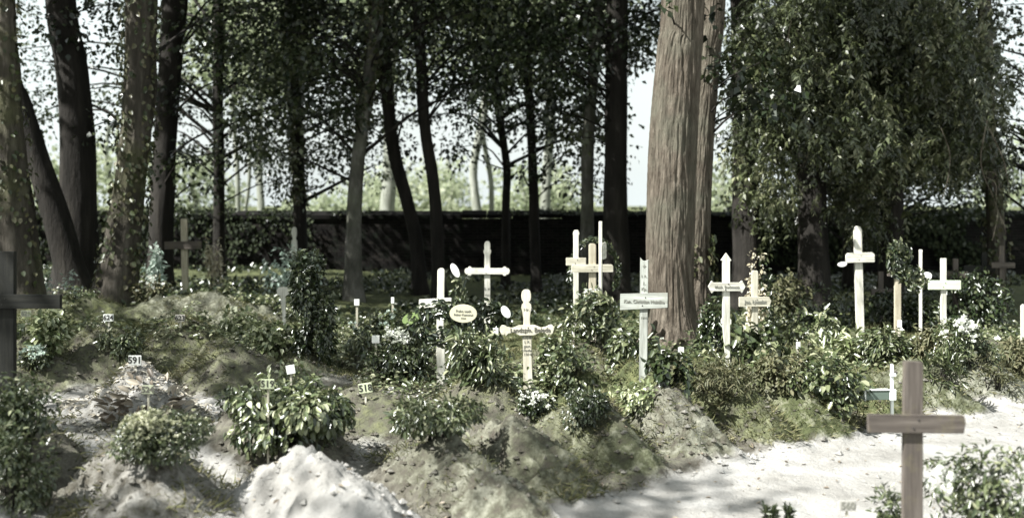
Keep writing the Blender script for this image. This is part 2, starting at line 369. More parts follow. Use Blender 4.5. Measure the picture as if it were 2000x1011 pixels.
def surf(x, y, B):
    """how sandy and how mossy the earth itself is"""
    s = along(x, y); n = fbm(x*1.1, y*1.1, 3, 61)
    path = sstep(.25, -.15, s+n*.22)*sstep(-1.2, .3, x+ (y-6)*.4)
    lane = sstep(-.6, -1.4, x)*sstep(12.5, 9.5, y)*(.56+n*.9)
    t = B.sum(0)+1e-6
    sa = (B*np.array([m[5] for m in ML]).reshape(-1, *([1]*x.ndim))).sum(0)/t
    mo = (B*np.array([m[6] for m in ML]).reshape(-1, *([1]*x.ndim))).sum(0)/t
    k = sstep(.02, .10, t)
    sand = np.clip(np.maximum(path, lane)*(1-k)+sa*k, 0, 1)
    moss = np.clip((.35+.5*sstep(9, 14, y)+n*.3)*(1-k)*(1-path)+mo*k+n*.15*k, 0, 1)
    return sand, moss

def grid_axis(segs):
    out = []
    for a, b, st in segs: out.append(np.arange(a, b-1e-6, st))
    return np.concatenate(out+[[segs[-1][1]]])
def grid_faces(nx, ny):
    i = np.arange(ny-1)[:, None]*nx; j = np.arange(nx-1)[None]
    return np.stack([i+j, i+j+1, i+nx+j+1, i+nx+j], -1).reshape(-1, 4)
xs = grid_axis([(-900, -120, 90), (-120, -24, 8), (-24, -8.5, .5), (-8.5, 7.5, .042), (7.5, 24, .5), (24, 120, 8), (120, 900, 90)])
ys = grid_axis([(-300, -20, 40), (-20, 3.5, 1), (3.5, 13, .04), (13, 18, .09), (18, 30, .3), (30, 100, 3), (100, 1500, 100)])
X, Y = np.meshgrid(xs, ys); Z, B = H(X, Y, True); Bm = B.max(0); sa, mo = surf(X, Y, B)
Z = Z - .05*sstep(.03, .10, Bm)
fast('ground', np.stack([X, Y, Z], -1).reshape(-1, 3), grid_faces(len(xs), len(ys)), M['soil'], None, True, None,
     {'sand': sa.ravel(), 'moss': mo.ravel()})['kind'] = 'structure'
bpy.data.objects['ground']['label'] = 'earth ground with a pale sandy path sweeping along the graves'

for k, (mx, my, L, Wd, h, sa, mo, ax, lab) in enumerate(ML):
    st = .022 if my < 10 else .045
    us = np.arange(-L*1.12, L*1.12, st); vs = np.arange(-Wd*1.15, Wd*1.15, st)
    U, V = np.meshgrid(us, vs); X = mx+U*ax[0]-V*ax[1]; Y = my+U*ax[1]+V*ax[0]
    Z, B = H(X, Y, True); own = B[k]; oth = np.delete(B, k, 0).max(0); s_, m_ = surf(X, Y, B)
    Z = Z - np.clip((oth-own)*1.5, 0, .12) - .05*sstep(.05, .0, own)
    o = fast('grave_mound', np.stack([X-mx, Y-my, Z], -1).reshape(-1, 3), grid_faces(len(us), len(vs)), M['soil'], None, True, None,
             {'sand': s_.ravel(), 'moss': m_.ravel()})
    o.location = (mx, my, 0)
    tag(o, lab, 'grave mound', 'grave mounds of earth')

_ds = np.arange(3.5, 45, .02)
def hit(px, py, extra=0.0):
    """where the line of sight through a photo pixel meets the earth: point and metres per pixel"""
    x = (px-CX)/FPX*_ds; z = CAMH-(py-HY)/FPX*_ds
    i = int(np.argmax(z < H(x, _ds)+extra)); d = _ds[i] if z[i] < H(x[i], _ds[i])+extra+.2 else 26.0
    return Vector(((px-CX)/FPX*d, d, float(H((px-CX)/FPX*d, d)))), d/FPX
def on(px, py, d=None):
    """foot of a thing: seen where the sight line lands, or at a given distance"""
    if d is None: return hit(px, py)
    x = (px-CX)/FPX*d; return Vector((x, d, float(H(x, d)))), d/FPX

# ------------------------------------------------------------------ boundary wall
WY = 27.0
wl = empty('boundary_wall', (0, WY, 0), 0, 'long dark brick wall behind the graves and tree trunks', 'wall')
def box(g, x0, x1, y0, y1, z0, z1, a=0.5):
    V = [(x, y, z) for x in (x0, x1) for y in (y0, y1) for z in (z0, z1)]
    F = [(0, 1, 3, 2), (4, 6, 7, 5), (0, 4, 5, 1), (2, 3, 7, 6), (0, 2, 6, 4), (1, 5, 7, 3)]
    g.add(V, F, [a]*6)
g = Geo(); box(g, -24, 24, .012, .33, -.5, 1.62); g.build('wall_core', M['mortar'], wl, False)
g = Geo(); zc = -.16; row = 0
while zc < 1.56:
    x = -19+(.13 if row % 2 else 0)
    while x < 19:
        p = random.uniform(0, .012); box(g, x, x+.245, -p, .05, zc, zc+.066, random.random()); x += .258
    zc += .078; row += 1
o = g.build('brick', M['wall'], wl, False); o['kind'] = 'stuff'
for k in range(58):
    g = Geo(); x0 = -20+k*.69; dz = random.uniform(-.02, .02)
    V = []
    for x in (x0, x0+.675): V += [(x, -.07, 1.615+dz), (x, -.075, 1.72+dz), (x, .17, 1.835+dz+random.uniform(-.01, .01)), (x, .42, 1.70+dz), (x, .41, 1.615+dz)]
    F = [(i, (i+1) % 5, 5+(i+1) % 5, 5+i) for i in range(5)]+[(0, 1, 2, 3), (5, 8, 7, 6), (0, 3, 4, 4), (5, 9, 8, 8)]
    me = bpy.data.meshes.new('coping_stone'); me.from_pydata(V, [], [f if f[2] != f[3] else f[:3] for f in F]); me.update()
    link('coping_stone', me, M['wall'], wl)

# ------------------------------------------------------------------ trees
TREES = []
def tree(label, pts, widths, d, bark='bark_dark', seg=16, amp=.02, top=13.0, crown_r=2.6, ivy=None, group='tree trunks in front of the wall', name='broadleaf_tree', cat='tree'):
    P = [W(px, py, d) for px, py in pts]; P[0].z = min(P[0].z, float(H(P[0].x, P[0].y)))-.15
    r = [w_*d/FPX/2 for w_ in widths]
    a, b = P[-2], P[-1]; t = (b-a)/max(b.z-a.z, .1); t.x *= .55; t.y = 0
    P.append(b+t*((top-b.z)*.5)); P.append(b+t*(top-b.z)); r += [r[-1]*.72, r[-1]*.25]
    L = int((P[-1]-P[0]).length*(5 if seg < 40 else 20))
    root = empty(name, P[0], 0, label, cat, group)
    S = smooth_path(np.array([p for p in P]), L); rr = np.interp(np.linspace(0, 1, L), np.linspace(0, 1, len(r)), r)
    flare = 1+.35*np.exp(-np.maximum(S[:, 2]-S[0, 2]-.15, 0)/.25)
    V, F = tube(S-np.array(P[0]), rr*(1+(flare-1)*(2.6 if seg > 60 else 1.2)), seg, amp, 5 if seg < 40 else 10.5, 1.2 if seg < 40 else 4.2, len(TREES)*3)
    fast('trunk', V, F, M[bark], root)
    T = dict(root=root, S=S, r=rr, base=np.array(P[0]), d=d, clumps=[], crown_r=crown_r, top=top, ivy=ivy)
    TREES.append(T); return T
def trunk_at(T, z):
    i = int(np.clip(np.searchsorted(T['S'][:, 2], z), 0, len(T['S'])-1)); return T['S'][i], T['r'][i]
def ivy_on(T, z0, z1, n, size=.09, thick=.10, mat='ivy'):
    z = rng.uniform(z0, z1, n); c = np.array([trunk_at(T, q)[0] for q in z]); r = np.array([trunk_at(T, q)[1] for q in z])
    th = rng.uniform(0, 2*np.pi, n)
    keep = vnoise(th*1.6, z*1.3, 77) > -.12; z, c, r, th = z[keep], c[keep], r[keep], th[keep]; n = len(z)
    N = np.stack([np.cos(th), np.sin(th), np.zeros(n)], -1)
    P = c + N*(r*1.05+rng.random(n)*thick)[:, None]; P[:, 2] = z
    A = np.array([0, 0, -1.0])+rdir(n)*.7+N*.3
    V, F, a = leaves(P-T['base'], A, N+rdir(n)*.5, rng.uniform(.6, 1.2, n)*size, .8, .2, .2)
    fast('ivy', V, F, M[mat], T['root'], True, {'rnd': a})

tree('thick ivy trunk at the far left edge with sunlit brown bark', [(34, 590), (32, 500), (26, 400), (20, 250), (16, 100), (12, 0)], [104, 84, 66, 44, 34, 32], 15, 'bark_ivy', 28, .05, ivy=(0, 6.5, 900))
tree('slim dark trunk leaning left beside the left edge', [(160, 560), (112, 430), (76, 320), (42, 210), (8, 100)], [60, 52, 46, 42, 36], 17)
tree('broad dark straight trunk between the leaning one and the ivy tree', [(150, 570), (152, 420), (152, 300), (141, 150), (118, 0)], [98, 72, 64, 60, 58], 18, amp=.04)
tree('thick ivy clad tree with a sunlit patch low on its bark', [(222, 600), (238, 480), (256, 350), (270, 200), (276, 0)], [84, 66, 58, 58, 56], 15.5, 'bark_ivy', 28, .05, ivy=(0, 6.5, 1700))
tree('dark trunk behind the brown cross under the trees', [(312, 560), (318, 400), (327, 200), (342, 0)], [46, 44, 42, 48], 20, amp=.03)
tree('slender straight dark trunk standing alone before the bright gap', [(428, 545), (428, 420), (426, 200), (426, 0)], [24, 21, 20, 20], 23)
tree('slim trunk hung with curtains of ivy behind the columnar bush', [(590, 540), (586, 420), (580, 250), (574, 100), (568, 0)], [26, 24, 22, 22, 20], 22, ivy=(2.0, 6.5, 1800))
tree('light barked trunk leaning right left of the wreathed crosses', [(690, 560), (691, 440), (698, 330), (715, 200), (732, 60), (738, 0)], [36, 31, 29, 28, 26, 25], 19, 'bark_pale', amp=.025, ivy=(3.5, 6.5, 900))
tree('dark slim trunk curving left towards its top', [(822, 540), (812, 470), (794, 390), (770, 300), (757, 200), (750, 100), (745, 0)], [28, 26, 24, 24, 24, 24, 24], 21)
tree('dark slim trunk leaning left right of the curved one', [(858, 540), (853, 450), (845, 350), (830, 250), (822, 120), (815, 0)], [26, 24, 23, 22, 22, 22], 20)
tree('thinnest dark trunk bending left before the bright gap', [(988, 525), (988, 420), (990, 330), (978, 240), (968, 150), (960, 0)], [17, 16, 15, 15, 14, 13], 23)
tree('thin dark trunk left of the three close crosses', [(1049, 525), (1043, 420), (1040, 300), (1033, 180), (1025, 0)], [21, 20, 18, 18, 18], 22)
tree('pale mottled trunk right behind the three close crosses', [(1146, 530), (1147, 400), (1148, 280), (1158, 150), (1168, 0)], [28, 25, 23, 22, 21], 20, 'bark_pale', amp=.02)
tree('broad dark straight trunk left of the big sunlit tree', [(1205, 560), (1203, 300), (1205, 0)], [54, 45, 42], 19, amp=.03)
tree('biggest trunk of all with furrowed brown bark sunlit along its left side', [(1314, 700), (1308, 560), (1314, 300), (1327, 100), (1334, 0)], [104, 90, 93, 85, 80], 12.9, 'bark', 240, .010, 14)
tree('second furrowed brown trunk half hidden behind the biggest one', [(1354, 640), (1360, 500), (1367, 300), (1384, 100), (1394, 0)], [66, 50, 50, 46, 44], 13.9, 'bark', 150, .009, 13, ivy=(.2, 1.6, 500))
tree('dark trunk just right of the two big brown trunks', [(1460, 565), (1456, 300), (1450, 0)], [60, 50, 46], 18, amp=.03)
cedar = tree('dark drooping evergreen with feathery hanging sprays on the right', [(1592, 600), (1586, 400), (1582, 200), (1580, 0)], [62, 56, 50, 48], 16.5, amp=.03, name='drooping_evergreen')
cedar2 = tree('brownish drooping evergreen behind the tall white cross', [(1740, 600), (1740, 400), (1742, 200), (1742, 0)], [50, 46, 44, 42], 17.5, amp=.03, name='drooping_evergreen')
tree('shaggy trunk with bare hanging twigs near the right edge', [(1948, 560), (1942, 400), (1930, 250), (1922, 0)], [34, 30, 26, 24], 17.5, 'bark_ivy', amp=.03, ivy=(.5, 4.5, 700))
tree('dark trunk at the right edge deep under the trees', [(2040, 560), (2035, 300), (2030, 0)], [40, 36, 34], 19)
tree('dark slim trunk behind the drooping evergreen', [(1660, 560), (1658, 300), (1655, 0)], [26, 24, 22], 22)

# foliage as thick as the photograph shows it, cell by cell of its upper half: 0 (bare sky) to 9 (closed)
DENS = ["53658999999993689986", "42668998879882589995", "53567987888872689996", "43467886767862689995",
        "33365875436661589995", "32353653113450578884", "11131410001230457773"]
cl = []
for r_, line in enumerate(DENS):
    for c_, ch in enumerate(line):
        q = int(ch)
        for k in range(int(9*(q/9)**1.7*(1.15 if q > 7 else .75)+.4)):
            if 1230 < c_*100+50 < 1430 and r_ > 1: continue
            px = c_*100+random.uniform(0, 100); py = r_*60+random.uniform(0, 60); d = random.uniform(17.5, 26)
            if 1255 < px < 1400: d = random.uniform(20, 26)
            if py > 330: d = random.uniform(20, 26)
            cl.append((W(px, py, d), random.uniform(.3, .5)+.4*random.random()**3))
for px, py, d, r_ in [(1420, 120, 13.6, .30), (1440, 150, 13.5, .3), (1470, 180, 13.4, .3), (1505, 215, 13.4, .28), (1440, 205, 13.6, .25), (1530, 180, 13.6, .28), (1395, 130, 13.3, .2), (1300, 20, 12.2, .12), (1385, 30, 13.3, .3), (1490, 120, 13.8, .3)]:
    cl.append((W(px, py, d), r_))
LIT = [(-1.1, 6.1, .75), (-1.75, 7.8, .55), (-3.5, 9.1, .35), (-2.3, 7.3, .3), (-.75, 10.2, .5), (-.26, 10.7, .45), (.15, 9.1, .5), (.9, 12.0, .55), (1.25, 9.6, .5),
       (2.2, 10, .45), (2.85, 11.2, .4), (4.2, 11.5, .5), (5.2, 12, .45), (-4.6, 15, .6), (.6, 7.6, .5), (2.0, 12.9, .2)]
def blocks(c, r_):
    """True where a leaf clump would shade one of the spots that stand in full sun"""
    k = (c[2]-.7)/SUN.z; fx, fy = c[0]-SUN.x*k, c[1]-SUN.y*k
    return any(math.hypot(fx-gx, fy-gy) < gr+r_*.7 for gx, gy, gr in LIT)
bases = np.array([T['base'][:2] for T in TREES])
mids = np.array([trunk_at(T, 4.5)[0][:2] for T in TREES])
for c, r_ in cl:
    dd = np.hypot(mids[:, 0]-c.x, mids[:, 1]-c.y); TREES[int(dd.argmin())]['clumps'].append((np.array(c), r_, .115))
for T in TREES:                                   # the crowns go on above the frame
    cx, cy = trunk_at(T, 8)[0][:2]; Rr = 3.2 if T['d'] > 14.5 else 3.0
    for k in range(46 if T['d'] > 14.5 else 16):
        a = random.uniform(0, 2*math.pi); q = Rr*math.sqrt(random.random()); z = random.uniform(6.9, T['top'])
        q *= 1.0-.5*max(0, (z-9)/5)
        c = np.array([cx+q*math.cos(a), cy+q*math.sin(a), z]); r_ = random.uniform(.45, .8)
        if not blocks(c, r_): T['clumps'].append((c, r_, .19))
def grow(T, mat='canopy', per=1.0, nbranch=9):
    Vs = Geo()
    for i, (c, r_, ls) in enumerate(T['clumps']):
        n = int(per*(100 if ls < .15 else 80)*(r_/.5)**1.6)
        tone = rng.normal(0, .24)
        P = rng.normal(size=(n, 3))*np.array([.55, .55, .36])*r_
        A = P/np.maximum(np.linalg.norm(P, axis=1, keepdims=True), .05)*.8+np.array([0, 0, -.55])+rdir(n)*.7
        N = np.array([0, 0, 1.0])+rdir(n)*.75
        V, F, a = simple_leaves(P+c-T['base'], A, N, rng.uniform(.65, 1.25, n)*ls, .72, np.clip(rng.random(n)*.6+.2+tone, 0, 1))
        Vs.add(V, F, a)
        if ls < .15 or i % 4 == 0:
            s, rr = trunk_at(T, c[2]-.25*abs(np.hypot(*(c[:2]-T['base'][:2])))-.2)
            L = np.linalg.norm(c-s)
            if L < 5.5:
                m = (s+c)/2+np.array([0, 0, .12*L])+rng.normal(size=3)*.08*L
                pp = smooth_path([s, m, c], 7); vv, ff = tube(pp-T['base'], np.linspace(min(.05, .008+.011*L), .006, 7), 5); fast('limb', vv, ff, M['bark_dark'], T['root'])
    if Vs.n: Vs.build('crown', M[mat], T['root'])
for T in TREES:
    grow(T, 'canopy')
    if T['ivy']: ivy_on(T, *T['ivy'])

# hanging feathery sprays of the two evergreens
def sprays(T, spots, mat='conifer'):
    g = Geo()
    for (c, L, az, tone) in spots:
        n = 9; t = np.linspace(0, 1, n); dx, dy = math.cos(az), math.sin(az)
        sp = c + np.stack([dx*L*(t-.25*t*t), dy*L*(t-.25*t*t), -L*rng.uniform(.5, 1.3)*t**rng.uniform(1.2, 2.2)+rng.normal(0, .03)], -1)+np.cumsum(rng.normal(0, .012, (n, 3)), 0)
        tan = norm(np.gradient(sp, axis=0)); side = norm(np.cross(tan, [0, 0, 1.0])+1e-6)
        for sg in (-1, 1):
            A = tan*.55+side*sg*.8+np.array([0, 0, -.45])+rdir(n)*.5
            N = np.cross(side, tan)+rdir(n)*.7
            ln = (.085*(1-.4*t)+.045)*rng.uniform(.5, 1.3, n)*(.75+L*.5)
            V, F, a = simple_leaves(sp-T['base'], A, N, ln, .36, np.clip(tone+rng.normal(0, .15, n), 0, 1), .25); g.add(V, F, a)
        V, F = tube(sp[::3]-T['base'], np.linspace(.006, .002, len(sp[::3])), 3); g.add(V, F, np.full(len(F), .5))
    g.build('hanging_spray', M[mat], T['root'])
def spray_spots(x0, x1, n, d0, d1, ymax):
    out = []
    while len(out) < n:                             # boughs: each a loose bunch of sprays, with gaps left between them
        px = random.uniform(x0, x1); py = random.uniform(-40, ymax(px)); c = W(px, py, random.uniform(d0, d1)); tone = min(max(random.gauss(.42, .22), .05), .95)
        az = random.uniform(0, 2*math.pi); br = random.uniform(.16, .42)
        for q in range(int(10+60*br)):
            o = np.array([random.gauss(0, br), random.gauss(0, br), random.gauss(-.1, br*.55)])
            out.append((np.array(c)+o, random.uniform(.16, .46), az+random.gauss(0, .9), float(np.clip(tone+random.gauss(0, .12), 0, 1))))
    return out
sprays(cedar, spray_spots(1485, 1700, 2600, 14.6, 17.6, lambda x: 300+90*math.sin(x*.03)+60*math.sin(x*.071)))
sprays(cedar2, spray_spots(1640, 1905, 3900, 15.2, 18.6, lambda x: 330+70*math.sin(x*.023+1)+50*math.sin(x*.06)-max(0, x-1850)*1.2))
# bare hanging twigs
Tr = TREES[19]; g = Geo()
for pts, w0 in [([(1930, 250), (1940, 268), (1962, 320), (1975, 400)], .014), ([(1928, 235), (1921, 270), (1915, 310), (1922, 345), (1940, 385), (1950, 420)], .016),
                ([(1925, 345), (1945, 360), (1946, 395), (1958, 440)], .008), ([(1925, 335), (1945, 340), (1953, 372)], .007), ([(1950, 410), (1945, 440), (1938, 470)], .006), ([(1950, 415), (1962, 440), (1965, 460)], .005)]:
    P = np.array([W(a, b, 15.2) for a, b in pts]); V, F = tube(smooth_path(P, 18)-Tr['base'], np.linspace(w0, w0*.25, 18), 6); fast('bare_twig', V, F, M['bark'], Tr['root'])
g = Geo()
for pts, w0 in [([(1838, 250), (1855, 300), (1852, 345), (1840, 390)], .008), ([(1545, 40), (1540, 80), (1560, 110), (1600, 145)], .008), ([(1540, 70), (1520, 110), (1512, 150)], .006), ([(1555, 60), (1590, 100), (1605, 150)], .006), ([(1580, 230), (1578, 300), (1555, 350)], .006)]:
    P = np.array([W(a, b, 14.6) for a, b in pts]); V, F = tube(smooth_path(P, 16)-cedar2['base'], np.linspace(w0, w0*.3, 16), 5); fast('bare_twig', V, F, M['bark'], cedar2['root'])

# sunlit trees far beyond the wall
def far_tree(px, d, wpx, h, cr, cz, label, n=2600, ls=.28, mat='far', top=None):
    b = W(px, HY+2*FPX/d, d); b.z = 0
    root = empty('far_tree', b, 0, label, 'tree', 'sunlit trees beyond the wall')
    P = np.array([(0, 0, -.2)]+[(random.gauss(0, .10)*(1+q), random.gauss(0, .1), h*q) for q in (.12, .25, .4, .55, .75, .95)])
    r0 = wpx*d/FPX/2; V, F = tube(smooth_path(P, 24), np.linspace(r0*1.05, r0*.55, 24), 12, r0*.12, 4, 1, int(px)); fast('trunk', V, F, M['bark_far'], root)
    g = Geo()
    for k in range(46):
        q = rng.normal(size=3); q = q/np.linalg.norm(q)*rng.random()**.45*np.array([cr, cr, (h-cz)/2]); c = q+np.array([0, 0, cz+(h-cz)/2])
        m = n//46; rad = .27*cr
        Pp = c+rng.normal(size=(m, 3))*rad*np.array([.6, .6, .45])
        V, F, a = simple_leaves(Pp, rdir(m)+np.array([0, 0, -.4]), rdir(m)+np.array([0, 0, .8]), rng.uniform(.6, 1.3, m)*ls, .7, np.clip(rng.random(m)*.6+.2+rng.normal(0, .12), 0, 1)); g.add(V, F, a)
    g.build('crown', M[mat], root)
for a in [(462, 40, 11, 13, 3, 6.5, 'pale slim far trunk leftmost in the bright gap beside the ivy curtain'), (478, 42, 8, 12, 3, 6.5, 'thinnest pale far trunk beside the leftmost one in the bright gap'), (507, 37, 15, 13, 3, 6.0, 'grey far trunk just left of the ivy curtain'),
          (757, 36, 30, 12, 3.2, 6.0, 'thick yellowish far trunk seen behind the dark curved trunk'), (936, 34, 19, 13, 3, 6.5, 'grey far trunk in the middle of the brightest gap'), (957, 38, 11, 12, 3, 6.5, 'slim pale far trunk right of the grey one in the brightest gap'),
          (1073, 36, 22, 13, 3, 6, 'grey leaning far trunk right of the thin dark trunk')]:
    far_tree(*a)
for (px, d, h, cr, label) in [(630, 60, 3.6, 2.4, 'low rounded far bush over the wall left of the light barked trunk'), (800, 66, 6.5, 3.6, 'pale green far tree behind the two leaning dark trunks'), (880, 74, 7.5, 3.4, 'brownish green far tree at the left of the brightest gap'),
                              (1020, 62, 6.0, 3.0, 'pale far tree right of the thin bending trunk'), (1085, 70, 6.5, 3.2, 'pale far tree left of the mottled trunk'), (90, 55, 7.5, 3.6, 'pale far tree in the gap beside the leaning left trunk'), (215, 58, 9, 4, 'pale far tree between the broad dark trunk and the ivy tree'),
                              (380, 60, 6.5, 3.2, 'pale far tree right of the dark trunk behind the brown cross'), (1410, 64, 6.5, 3.4, 'pale far tree in the gap right of the biggest trunk'), (1960, 60, 8, 4, 'pale far tree near the right edge of the view'), (720, 85, 6, 4.5, 'farthest pale tree right of the light barked trunk')]:
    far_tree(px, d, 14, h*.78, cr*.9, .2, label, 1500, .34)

# trees standing to the left of the photographer, whose leaves dapple the graves
for (x, y, lab) in [(-10.5, 4.5, 'shade tree standing left of the photographer'), (-12.0, 9.5, 'shade tree standing left of the graves')]:
    root = empty('shade_tree', (x, y, 0), 0, lab, 'tree'); b = np.array([x, y, 0.0])
    S = smooth_path([(0, 0, -.2), (.1, .1, 4), (.0, .2, 9), (.2, .1, 13)], 40); V, F = tube(S, np.linspace(.38, .08, 40), 18, .04); fast('trunk', V, F, M['bark_dark'], root)
    T = dict(root=root, S=S+b, r=np.linspace(.38, .08, 40), base=b, d=5, clumps=[], top=13)
    rs = random.Random(int(y*10))
    for k in range(64):                            # gaps in the crown let the sun reach the sandy mound and the ivy bush
        a = rs.uniform(0, 6.28); q = 4.2*math.sqrt(rs.random()); c = np.array([x+q*math.cos(a), y+q*math.sin(a), rs.uniform(6.2, 11.5)]); r_ = rs.uniform(.4, .8)
        if blocks(c, r_): continue
        T['clumps'].append((c, r_, .17))
    grow(T)

# ------------------------------------------------------------------ ivy on the left stretch of the wall, ground cover, grass
def ivy_panel(x0, x1, n, label):
    x = rng.uniform(x0, x1, n); z = rng.uniform(-.05, 1.95, n); k = vnoise(x*1.1, z*1.6, 15)+.25*(z-1) > -.14; x, z = x[k], z[k]; n = len(x)
    P = np.stack([x-(x0+x1)/2, -.1-rng.random(n)*.16, z], -1)
    V, F, a = leaves(P, np.array([0, -.3, -1.0])+rdir(n)*.7, np.array([0, -1, .35])+rdir(n)*.5, rng.uniform(.07, .13, n), .85, .2, .15)
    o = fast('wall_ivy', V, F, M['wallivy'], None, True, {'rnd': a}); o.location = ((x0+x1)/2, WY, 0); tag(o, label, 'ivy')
ivy_panel(-14.5, -5.4, 2600, 'ivy covering the left stretch of the dark wall')
n = 5200; x = rng.uniform(-16, 14, n); k = vnoise(x*.9, x*0, 8)+.4*vnoise(x*3.1, x*0, 9) > -.05; x = x[k]; n = len(x)
P = np.stack([x, 27.05+rng.normal(0, .1, n), 1.72+rng.random(n)**2*.22*(.6+vnoise(x*2, x*0, 4))], -1)
V, F, a = leaves(P, rdir(n)+np.array([0, -.2, .5]), rdir(n)+np.array([0, -.5, .6]), rng.uniform(.05, .11, n), .6, .2, .2)
tag(fast('wall_top_weeds', V, F, M['canopy'], None, True, {'rnd': a}), 'weeds and creeper tips along the top of the wall', None, None, 'stuff')
ivy_panel(6.0, 13.0, 5000, 'ivy covering the right stretch of the dark wall')

def scatter(n, x0, x1, y0, y1): return rng.uniform(x0, x1, n), rng.uniform(y0, y1, n)
x, y = scatter(26000, -13, 13, 15, 26.6); k = vnoise(x*.7, y*.7, 5)+.1 > 0; x, y = x[k], y[k]; n = len(x)
V, F, a = leaves(np.stack([x, y, H(x, y)+rng.random(n)*.1], -1), rdir(n)+np.array([0, 0, .3]), np.array([0, -.2, 1.0])+rdir(n)*.6, rng.uniform(.06, .13, n), .75, .2, .2)
tag(fast('ground_ivy', V, F, M['dark'], None, True, {'rnd': a}), 'dark low ground cover under the trees before the wall', None, None, 'stuff')
x, y = scatter(420000, -8, 8.5, 5.2, 15.5)
z, B = H(x, y, True); s_, m_ = surf(x, y, B); nn = fbm(x*2.2, y*2.2, 2, 90)
k = (rng.random(len(x)) < np.clip((m_-.26)*2.3+nn*1.1, 0, 1)*(s_ < .55)); x, y, z = x[k], y[k], z[k]; n = len(x)
gx = (H(x+.06, y)-H(x-.06, y))/.12; gy = (H(x, y+.06)-H(x, y-.06))/.12
A = np.stack([rng.normal(0, .5, n)-gx*.9, rng.normal(0, .5, n)-gy*.9, np.full(n, .42)], -1)
V, F, a = simple_leaves(np.stack([x, y, z-.004], -1), A, rdir(n), rng.uniform(.025, .12, n)*(.6+np.clip(nn[k], -.3, .5)), .11, np.clip(.45+nn[k]*.6+rng.normal(0, .22, n), 0, 1), .35)
tag(fast('grass', V, F, M['grass'], None, True, {'rnd': a}), 'thin tufts of short grass and moss on the grave mounds', None, None, 'stuff')
x, y = scatter(16000, -6, 8, 5, 13); z, B = H(x, y, True); s_, m_ = surf(x, y, B); kk = rng.random(len(x)) < np.where(along(x, y) < 0, .12, .22); x, y, z = x[kk], y[kk], z[kk]; n = len(x)
V, F, a = leaves(np.stack([x, y, z+.006], -1), rdir(n)*np.array([1, 1, .25]), np.array([0, 0, 1.0])+rdir(n)*.45, rng.uniform(.018, .05, n), .55, .3, .1)
tag(fast('fallen_leaves', V, F, M['dry'], None, True, {'rnd': a}), 'scattered fallen leaves and twigs on earth and path', None, None, 'stuff')
def clods(n, x0, x1, y0, y1, cond, smin, smax, name, label):
    x, y = scatter(n, x0, x1, y0, y1); z, B = H(x, y, True); k = cond(x, y, B); x, y, z = x[k], y[k], z[k]; B = B[:, k]; n = len(x); s_, m_ = surf(x, y, B)
    o = np.array([(1, 0, 0), (-1, 0, 0), (0, 1, 0), (0, -1, 0), (0, 0, 1), (0, 0, -1)], float)
    sz = rng.uniform(0, 1, n)**3*(smax-smin)+smin
    V = o[None]*(sz[:, None, None]*rng.uniform(.6, 1.3, (n, 6, 1)))*np.array([1, 1, .7]); th = rng.uniform(0, 6.28, n)
    V = np.stack([V[..., 0]*np.cos(th)[:, None]-V[..., 1]*np.sin(th)[:, None], V[..., 0]*np.sin(th)[:, None]+V[..., 1]*np.cos(th)[:, None], V[..., 2]], -1)
    V = (V+np.stack([x, y, z+sz*.25], -1)[:, None]).reshape(-1, 3)
    f = np.array([(0, 2, 4), (2, 1, 4), (1, 3, 4), (3, 0, 4), (2, 0, 5), (1, 2, 5), (3, 1, 5), (0, 3, 5)])
    F = (np.arange(n)[:, None, None]*6+f[None]).reshape(-1, 3)
    tag(fast(name, V, F, M['soil'], None, False, None, {'sand': np.repeat(s_, 6), 'moss': np.repeat(m_*.3, 6)}), label, None, None, 'stuff')
clods(34000, -6, 8, 5, 12, lambda x, y, B: rng.random(len(x)) < np.where(along(x, y) < -.1, .03, .6), .004, .036, 'earth_clods', 'small clods of earth and pebbles on the mounds')

x, y = scatter(9000, -6.5, 8.5, 8.6, 15.5); k = (along(x, y) > .9)*(fbm(x*.9, y*.9, 2, 33)+.06 > 0)*((x > -1.6) | (y > 11)); x, y = x[k], y[k]
n = len(x); m = 9; hgt = np.repeat(rng.uniform(.06, .24, n), m); t_ = rng.random(n*m); az = rng.uniform(0, 6.28, n*m)
Pl = np.stack([np.repeat(x, m)+np.cos(az)*t_*.09, np.repeat(y, m)+np.sin(az)*t_*.09, np.repeat(H(x, y), m)+hgt*rng.uniform(.2, 1, n*m)], -1)
V, F, a = leaves(Pl, np.stack([np.cos(az), np.sin(az), np.full(n*m, .1)], -1)+rdir(n*m)*.5, np.array([0, -.2, 1.0])+rdir(n*m)*.5, rng.uniform(.03, .075, n*m), .6, .2, .25, np.clip(np.repeat(rng.random(n), m)*.8+rng.random(n*m)*.3, 0, 1))
tag(fast('low_plants', V, F, M['shrub'], None, True, {'rnd': a}), 'low leafy ground plants filling the spaces between the graves', None, None, 'stuff')

